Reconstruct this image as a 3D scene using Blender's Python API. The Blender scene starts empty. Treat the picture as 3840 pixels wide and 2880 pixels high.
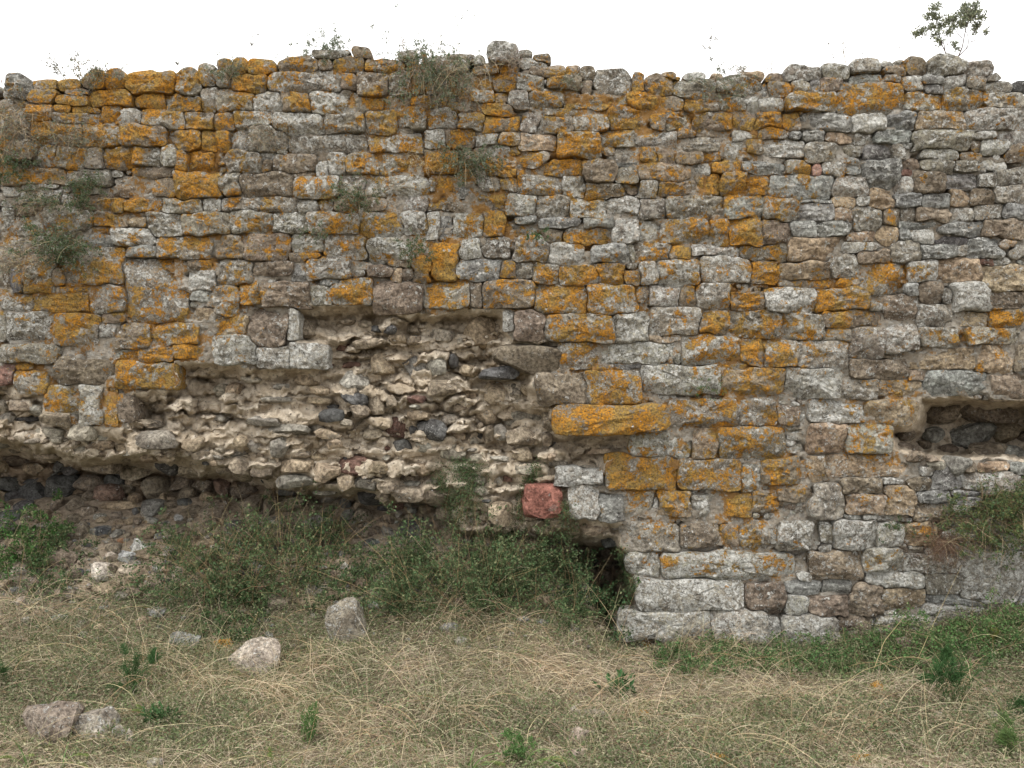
import bpy, math, random
import numpy as np
random.seed(7)
RNG = np.random.default_rng(7)
C = bpy.context.scene.collection
sc = bpy.context.scene

# ------------------------------------------------------------------ camera, sky, sun, exposure
D = 5.3                      # metres from camera to wall face
PX = 600.0                   # photo pixels per metre on the wall face
EYE = 1.65
cam = bpy.data.objects.new('camera', bpy.data.cameras.new('camera'))
C.objects.link(cam); sc.camera = cam
cam.location = (0, -D, EYE); cam.rotation_euler = (math.radians(90), 0, 0)
cam.data.sensor_width = 36; cam.data.lens = 36 * D / 6.4
cam.data.clip_start = 0.05; cam.data.clip_end = 2000

world = bpy.data.worlds.new("World"); sc.world = world; world.use_nodes = True
nt = world.node_tree; nt.nodes.clear()
wo = nt.nodes.new('ShaderNodeOutputWorld'); bg = nt.nodes.new('ShaderNodeBackground')
sky = nt.nodes.new('ShaderNodeTexSky'); sky.sky_type = 'NISHITA'; sky.sun_disc = False
SUN_EL, SUN_AZ = math.radians(66), math.radians(205)
sky.sun_elevation = SUN_EL; sky.sun_rotation = SUN_AZ; sky.air_density = 1.0; sky.dust_density = 4.0
mixs = nt.nodes.new('ShaderNodeMix'); mixs.data_type = 'RGBA'
mixs.inputs[0].default_value = 0.93                      # overcast: a closed white cloud deck hides nearly all the blue
mixs.inputs[7].default_value = (13.5, 13.35, 13.15, 1)
nt.links.new(sky.outputs[0], mixs.inputs[6]); nt.links.new(mixs.outputs[2], bg.inputs[0])
bg.inputs[1].default_value = 0.10
nt.links.new(bg.outputs[0], wo.inputs[0])
sun = bpy.data.objects.new('sun', bpy.data.lights.new('sun', 'SUN')); C.objects.link(sun)
sun.data.energy = 1.5; sun.data.angle = math.radians(18); sun.data.color = (1.0, .97, .92)
sun.rotation_euler = (math.radians(90) - SUN_EL, 0, math.radians(-25))
sun.location = (-3, -8, 12)
sc.view_settings.view_transform = 'Standard'; sc.view_settings.look = 'None'
sc.view_settings.gamma = 1; sc.view_settings.use_curve_mapping = False
sc.view_settings.exposure = 0.66

# ------------------------------------------------------------------ noise
def _h(ix, iy, iz, s):
    h = (ix.astype(np.int64) * 374761393 + iy.astype(np.int64) * 668265263 + iz.astype(np.int64) * 2147483647 + s * 974634777) & 0xffffffff
    h = ((h ^ (h >> 13)) * 1274126177) & 0xffffffff
    h = (h ^ (h >> 16)) & 0xffffffff
    return h.astype(np.float64) / 4294967295.0
def vn(x, y, z, s=0):
    x, y, z = np.broadcast_arrays(np.asarray(x, float), np.asarray(y, float), np.asarray(z, float))
    ix, iy, iz = np.floor(x), np.floor(y), np.floor(z)
    fx, fy, fz = x - ix, y - iy, z - iz
    fx, fy, fz = [f * f * (3 - 2 * f) for f in (fx, fy, fz)]
    r = 0
    for a in (0, 1):
        for b in (0, 1):
            for c in (0, 1):
                w = (fx if a else 1 - fx) * (fy if b else 1 - fy) * (fz if c else 1 - fz)
                r = r + w * _h(ix + a, iy + b, iz + c, s)
    return r * 2 - 1
def fbm(x, y, z, o=4, s=0):
    r = 0; a = 1.0; t = 0
    for k in range(o):
        r = r + a * vn(x * 2.03 ** k, y * 2.03 ** k, z * 2.03 ** k, s + k * 17); t += a; a *= .5
    return r / t
def ss(a, b, x):
    t = np.clip((x - a) / (b - a), 0, 1); return t * t * (3 - 2 * t)

def W(u, v, y=0.0):          # a point at depth y behind the wall face
    k = (D + y) / D
    return (u - 1920) / PX * k, EYE + (1440 - v) / PX * k

# ------------------------------------------------------------------ mesh building
def mesh_obj(name, V, F, mat, parent=None, attrs=None, smooth=True, sharp=None, kind=None, link=True):
    """V (n,3); F list of (m,k) int arrays; attrs: name -> (n,3) or (n,4) point colours"""
    me = bpy.data.meshes.new(name)
    V = np.asarray(V, np.float32)
    if not isinstance(F, list): F = [F]
    F = [f for f in F if len(f)]
    nl = sum(f.size for f in F); nf = sum(len(f) for f in F)
    me.vertices.add(len(V)); me.vertices.foreach_set('co', V.ravel())
    me.loops.add(nl); me.loops.foreach_set('vertex_index', np.concatenate([f.ravel() for f in F]).astype(np.int32))
    me.polygons.add(nf)
    st = []; k = 0
    for f in F:
        st.append(k + np.arange(len(f)) * f.shape[1]); k += f.size
    me.polygons.foreach_set('loop_start', np.concatenate(st).astype(np.int32))
    me.update(calc_edges=True)
    me.polygons.foreach_set('use_smooth', np.full(nf, smooth))
    if attrs:
        for n, a in attrs.items():
            a = np.asarray(a, np.float32)
            if a.ndim == 1: a = np.tile(a, (len(V), 1))
            if a.shape[1] == 3: a = np.c_[a, np.ones(len(a), np.float32)]
            at = me.attributes.new(n, 'FLOAT_COLOR', 'POINT'); at.data.foreach_set('color', a.astype(np.float32).ravel())
    if smooth and sharp: me.set_sharp_from_angle(angle=math.radians(sharp))
    me.materials.append(mat)
    o = bpy.data.objects.new(name, me); C.objects.link(o)
    if parent: o.parent = parent; o.matrix_parent_inverse = parent.matrix_world.inverted() if False else o.matrix_parent_inverse
    if kind: o['kind'] = kind
    return o
class Acc:
    def __init__(s): s.V = []; s.F = {}; s.A = {}; s.n = 0
    def add(s, V, F, attrs):
        for f in (F if isinstance(F, list) else [F]):
            if len(f): s.F.setdefault(f.shape[1], []).append(f + s.n)
        s.V.append(V)
        for k, a in attrs.items():
            a = np.asarray(a, np.float32)
            if a.ndim == 1: a = np.tile(a, (len(V), 1))
            s.A.setdefault(k, []).append(a)
        s.n += len(V)
    def build(s, name, mat, parent=None, **kw):
        if not s.n: return None
        off = kw.pop('off', None)
        V = np.concatenate(s.V)
        if off is not None: V = V - np.array(off)
        return mesh_obj(name, V, [np.concatenate(f) for f in s.F.values()], mat, parent,
                        {k: np.concatenate(a) for k, a in s.A.items()}, **kw)

# ------------------------------------------------------------------ materials
class NT:
    def __init__(s, name):
        s.m = bpy.data.materials.new(name); s.m.use_nodes = True; s.t = s.m.node_tree
        s.b = s.t.nodes['Principled BSDF']; s.b.inputs['Roughness'].default_value = .93
        s.b.inputs['Specular IOR Level'].default_value = .18
    def n(s, t, **kw):
        nd = s.t.nodes.new(t)
        for k, v in kw.items(): setattr(nd, k, v)
        return nd
    def l(s, a, b): s.t.links.new(a, b)
    def val(s, sock, v):
        if isinstance(v, (int, float, tuple, list)): sock.default_value = v
        else: s.l(v, sock)
    def math(s, op, a, b=None, c=None, clamp=False):
        nd = s.n('ShaderNodeMath', operation=op, use_clamp=clamp); s.val(nd.inputs[0], a)
        if b is not None: s.val(nd.inputs[1], b)
        if c is not None: s.val(nd.inputs[2], c)
        return nd.outputs[0]
    def step(s, x, lo, hi):
        nd = s.n('ShaderNodeMapRange', interpolation_type='SMOOTHSTEP'); s.val(nd.inputs[0], x); s.val(nd.inputs[1], lo); s.val(nd.inputs[2], hi)
        return nd.outputs[0]
    def noise(s, vec, scale, det=6, rough=.6, dist=0.0):
        nd = s.n('ShaderNodeTexNoise'); s.l(vec, nd.inputs['Vector']); nd.inputs['Scale'].default_value = scale
        nd.inputs['Detail'].default_value = det; nd.inputs['Roughness'].default_value = rough; nd.inputs['Distortion'].default_value = dist
        return nd.outputs[0]
    def voro(s, vec, scale, feat='F1'):
        nd = s.n('ShaderNodeTexVoronoi', feature=feat); s.l(vec, nd.inputs['Vector']); nd.inputs['Scale'].default_value = scale
        return nd
    def mix(s, f, a, b, mode='MIX'):
        nd = s.n('ShaderNodeMix', data_type='RGBA', blend_type=mode); s.val(nd.inputs[0], f); s.val(nd.inputs[6], a); s.val(nd.inputs[7], b)
        return nd.outputs[2]
    def attr(s, name):
        nd = s.n('ShaderNodeAttribute', attribute_name=name); return nd
    def pos(s): return s.n('ShaderNodeNewGeometry').outputs['Position']

def stone_material():
    m = NT('lichened_stone'); P = m.pos()
    col = m.attr('col').outputs['Color']
    lic = m.n('ShaderNodeSeparateColor'); m.l(m.attr('lic').outputs['Color'], lic.inputs[0])
    o_amt, p_amt, rnd = lic.outputs[0], lic.outputs[1], lic.outputs[2]
    # offset the pattern from stone to stone a little, so joints show
    sh = m.n('ShaderNodeVectorMath', operation='SCALE'); cx = m.n('ShaderNodeCombineXYZ')
    m.l(rnd, cx.inputs[0]); m.l(rnd, cx.inputs[1]); m.l(rnd, cx.inputs[2]); m.l(cx.outputs[0], sh.inputs[0]); sh.inputs['Scale'].default_value = 3.0
    P2 = m.n('ShaderNodeVectorMath', operation='ADD'); m.l(P, P2.inputs[0]); m.l(sh.outputs[0], P2.inputs[1]); P2 = P2.outputs[0]
    n1 = m.noise(P2, 9, 8, .65); n2 = m.noise(P2, 45, 6, .7); n3 = m.noise(P2, 160, 4, .7)
    base = m.mix(1.0, col, m.mix(m.step(n1, .3, .7), (.60, .57, .55, 1), (1.35, 1.35, 1.32, 1)), 'MULTIPLY')
    base = m.mix(1.0, base, m.mix(m.step(n2, .3, .7), (.40, .39, .38, 1), (1.58, 1.58, 1.56, 1)), 'MULTIPLY')
    # pale crust lichen: blotches with a fine crackle
    pn = m.math('ADD', m.math('MULTIPLY', m.noise(P2, 24, 7, .75, .6), .62), m.math('MULTIPLY', m.noise(P2, 95, 4, .75), .38))
    pm = m.step(pn, m.math('SUBTRACT', .60, m.math('MULTIPLY', p_amt, .14)), m.math('SUBTRACT', .625, m.math('MULTIPLY', p_amt, .14)))
    rings = m.voro(P2, 38); rr = m.step(rings.outputs['Distance'], .42, .34)
    rsel = m.step(m.noise(P2, 12, 2, .5), m.math('SUBTRACT', .74, m.math('MULTIPLY', p_amt, .25)), m.math('SUBTRACT', .77, m.math('MULTIPLY', p_amt, .25)))
    rr = m.math('MULTIPLY', rr, rsel)
    pm = m.math('MAXIMUM', pm, rr)
    palecol = m.mix(m.step(m.noise(P2, 60, 5, .8), .35, .62), (.27, .275, .25, 1), (.74, .73, .69, 1))
    c = m.mix(m.math('MULTIPLY', pm, .85), base, palecol)
    # black specks
    bn = m.noise(P2, 75, 4, .7)
    bm = m.math('MULTIPLY', m.step(bn, .62, .68), m.step(m.noise(P2, 7, 2), .48, .56))
    c = m.mix(m.math('MULTIPLY', bm, m.math('MULTIPLY', m.math('ADD', p_amt, .25), .9), clamp=True), c, (.045, .04, .042, 1))
    # orange lichen
    on = m.math('ADD', m.math('MULTIPLY', m.noise(P, 10, 5, .65, .4), .56), m.math('MULTIPLY', m.noise(P, 42, 6, .8), .44))
    th = m.math('SUBTRACT', .606, m.math('MULTIPLY', o_amt, .20))
    om = m.step(on, th, m.math('ADD', th, .03))
    om = m.math('MULTIPLY', om, m.math('SUBTRACT', 1.0, m.math('MULTIPLY', m.step(m.noise(P, 70, 5, .8), .52, .6), .42)))
    dust = m.math('MULTIPLY', m.step(on, m.math('SUBTRACT', th, .085), m.math('SUBTRACT', th, -.01)), m.step(o_amt, .1, .6))
    c = m.mix(m.math('MULTIPLY', dust, .30), c, (.24, .18, .095, 1))
    ocol = m.mix(m.step(m.noise(P, 7, 5, .7), .40, .58), (.52, .33, .09, 1), (.70, .31, .028, 1))
    ocol = m.mix(m.step(m.noise(P, 85, 5, .8), .36, .6), (.15, .105, .045, 1), ocol)
    rim = m.math('MULTIPLY', m.math('MULTIPLY', m.step(on, m.math('SUBTRACT', th, .03), th), m.math('SUBTRACT', 1.0, om)), .35)
    c = m.mix(rim, c, (.55, .52, .46, 1))
    c = m.mix(m.math('MULTIPLY', om, m.step(o_amt, .01, .08)), c, ocol)
    # pale rosettes growing over everything, and pits
    ros = m.voro(P2, 30); ros2 = m.step(m.math('ADD', ros.outputs['Distance'], m.math('MULTIPLY', n2, .25)), .46, .38)
    wsel = m.step(m.noise(P2, 14, 3, .6), m.math('SUBTRACT', .68, m.math('MULTIPLY', p_amt, .14)), m.math('SUBTRACT', .70, m.math('MULTIPLY', p_amt, .14)))
    c = m.mix(m.math('MULTIPLY', m.math('MULTIPLY', ros2, wsel), .85), c, m.mix(m.step(n3, .4, .6), (.40, .40, .37, 1), (.70, .69, .66, 1)))
    pit = m.step(m.noise(P2, 62, 5, .8), .40, .34)
    c = m.mix(m.math('MULTIPLY', pit, .6), c, (.07, .06, .052, 1))
    m.l(c, m.b.inputs['Base Color'])
    h = m.math('SUBTRACT', m.math('MULTIPLY', n2, .55), m.math('MULTIPLY', pit, .35)); h = m.math('ADD', h, 0.0)
    h = m.math('ADD', h, m.math('MULTIPLY', n3, .25))
    h = m.math('ADD', h, m.math('MULTIPLY', m.noise(P2, 22, 8, .72), 1.0))
    h = m.math('ADD', h, m.math('MULTIPLY', om, m.math('MULTIPLY', m.noise(P, 110, 3, .8), .45)))
    h = m.math('ADD', h, m.math('MULTIPLY', pm, .12))
    b = m.n('ShaderNodeBump'); b.inputs['Strength'].default_value = 1.0; b.inputs['Distance'].default_value = .028
    m.l(h, b.inputs['Height']); m.l(b.outputs[0], m.b.inputs['Normal'])
    return m.m

def mortar_material():
    m = NT('old_lime_mortar'); P = m.pos()
    col = m.attr('col').outputs['Color']
    lic = m.n('ShaderNodeSeparateColor'); m.l(m.attr('lic').outputs['Color'], lic.inputs[0])
    n1 = m.noise(P, 6, 8, .65); n2 = m.noise(P, 40, 8, .72); n3 = m.noise(P, 150, 4, .7)
    c = m.mix(1.0, col, m.mix(m.step(n1, .3, .7), (.70, .64, .56, 1), (1.12, 1.12, 1.12, 1)), 'MULTIPLY')
    c = m.mix(1.0, c, m.mix(m.step(n2, .32, .68), (.76, .74, .72, 1), (1.1, 1.1, 1.1, 1)), 'MULTIPLY')
    peb = m.voro(P, 55); pc = m.n('ShaderNodeSeparateColor'); m.l(peb.outputs['Color'], pc.inputs[0])
    pcol = m.mix(pc.outputs[1], (.16, .13, .11, 1), (.46, .38, .30, 1))
    pm = m.math('MULTIPLY', m.step(peb.outputs['Distance'], .36, .28), m.step(pc.outputs[0], .72, .74))
    c = m.mix(m.math('MULTIPLY', pm, .8), c, pcol)
    # pale and orange growth where the joint is weathered
    gm = m.step(m.noise(P, 30, 6, .75), .5, .58)
    c = m.mix(m.math('MULTIPLY', gm, m.math('MULTIPLY', lic.outputs[1], .7)), c, m.mix(m.step(n2, .4, .6), (.2, .2, .185, 1), (.5, .5, .47, 1)))
    on = m.math('ADD', m.math('MULTIPLY', m.noise(P, 10, 5, .65, .4), .56), m.math('MULTIPLY', m.noise(P, 42, 6, .8), .44))
    th = m.math('SUBTRACT', .600, m.math('MULTIPLY', lic.outputs[0], .21))
    om = m.math('MULTIPLY', m.step(on, th, m.math('ADD', th, .03)), m.step(lic.outputs[0], .01, .1))
    c = m.mix(m.math('MULTIPLY', om, .85), c, m.mix(n3, (.2, .11, .03, 1), (.42, .2, .03, 1)))
    m.l(c, m.b.inputs['Base Color'])
    h = m.math('ADD', m.math('MULTIPLY', n2, 1.0), m.math('MULTIPLY', n3, .3)); h = m.math('ADD', h, m.math('MULTIPLY', pm, .25))
    b = m.n('ShaderNodeBump'); b.inputs['Strength'].default_value = 1.0; b.inputs['Distance'].default_value = .03
    m.l(h, b.inputs['Height']); m.l(b.outputs[0], m.b.inputs['Normal'])
    return m.m

def ground_material():
    m = NT('earth_and_litter'); P = m.pos()
    n1 = m.noise(P, 2.2, 6, .6); n2 = m.noise(P, 38, 8, .75); n3 = m.noise(P, 150, 5, .75)
    c = m.mix(m.step(n1, .4, .62), (.15, .13, .085, 1), (.25, .205, .14, 1))
    c = m.mix(1.0, c, m.mix(m.step(n2, .3, .68), (.45, .45, .42, 1), (1.35, 1.32, 1.25, 1)), 'MULTIPLY')
    c = m.mix(m.attr('col').outputs['Alpha'], c, m.mix(m.step(n2, .3, .7), (.20, .155, .11, 1), (.46, .38, .29, 1)))
    m.l(c, m.b.inputs['Base Color'])
    h = m.math('ADD', n2, m.math('MULTIPLY', n3, .4))
    b = m.n('ShaderNodeBump'); b.inputs['Strength'].default_value = 1.0; b.inputs['Distance'].default_value = .03
    m.l(h, b.inputs['Height']); m.l(b.outputs[0], m.b.inputs['Normal'])
    return m.m

def plant_material(name, rough=.7, trans=.25):
    m = NT(name); col = m.attr('col').outputs['Color']
    m.b.inputs['Roughness'].default_value = rough; m.b.inputs['Specular IOR Level'].default_value = .25
    c = m.mix(1.0, col, m.mix(m.noise(m.pos(), 60, 3, .6), (.7, .7, .7, 1), (1.3, 1.3, 1.3, 1)), 'MULTIPLY')
    m.l(c, m.b.inputs['Base Color'])
    if trans:
        tr = m.n('ShaderNodeBsdfTranslucent'); m.l(c, tr.inputs[0]); mx = m.n('ShaderNodeMixShader'); mx.inputs[0].default_value = trans
        out = m.t.nodes['Material Output']; m.l(m.b.outputs[0], mx.inputs[1]); m.l(tr.outputs[0], mx.inputs[2]); m.l(mx.outputs[0], out.inputs[0])
    return m.m
M_ST = stone_material(); M_MO = mortar_material(); M_GR = ground_material()
M_LEAF = plant_material('leaf'); M_STEM = plant_material('stem', .85, 0); M_STRAW = plant_material('dry_grass_blade', .75, .2)

# ------------------------------------------------------------------ terrain
def mound_w(X): return 1 - ss(.15, .72, X + .12 * vn(X * 2, 0, 0, 5))
def terrain(X, Y):
    X = np.asarray(X, float); Y = np.asarray(Y, float)
    prof = np.interp(Y, [-1.4, -.9, -.45, 0, .35, .7, 1.4], [0, .03, .13, .33, .60, .80, .9])
    z = mound_w(X) * prof
    z = z + ss(1.6, 3.4, X) * np.interp(Y, [-1.2, -.6, 0, .5], [0, .08, .26, .3])
    near = ss(40, 8, np.hypot(X, Y))
    rough = mound_w(X) * ss(-.5, .0, Y) * near
    z = z + rough * (.035 * fbm(X * 9, Y * 9, 2, 4, 13))
    z = z + near * (.035 * fbm(X * 1.3, Y * 1.3, 0, 3, 3) + .03 * fbm(X * 7, Y * 7, 0, 3, 9))
    return z
def hit(u, v):               # where the sight line of a photo pixel meets the ground
    t = np.linspace(2.0, 7.5, 1100); y = t - D
    X = (u - 1920) / PX * t / D; Z = EYE + (1440 - v) / PX * t / D
    below = Z <= terrain(X, y)
    i = int(np.argmax(below)) if below.any() else len(t) - 1
    return float(X[i]), float(y[i]), float(terrain(X[i], y[i]))

xs = np.concatenate([-np.geomspace(600, 6.2, 22), np.arange(-6, 6.001, .035), np.geomspace(6.2, 600, 22)])
ys = np.concatenate([-np.geomspace(600, 6.2, 20), np.arange(-6, 1.801, .035), np.geomspace(2, 600, 22)])
GX, GY = np.meshgrid(xs, ys); GZ = terrain(GX, GY)
def grid_faces(h, w):
    i = (np.arange(h - 1)[:, None] * w + np.arange(w - 1)[None]).ravel()
    return np.c_[i, i + 1, i + w + 1, i + w]
dirt = mound_w(GX) * ss(-.35, .1, GY + .2 * fbm(GX * 3, GY * 3, 0, 3, 44)) * (GY < 1.5)
gcol = np.c_[np.zeros((GX.size, 3)), dirt.ravel()]
ground = mesh_obj('ground', np.c_[GX.ravel(), GY.ravel(), GZ.ravel()], grid_faces(len(ys), len(xs)), M_GR, None, {'col': gcol}, kind='structure')

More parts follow.
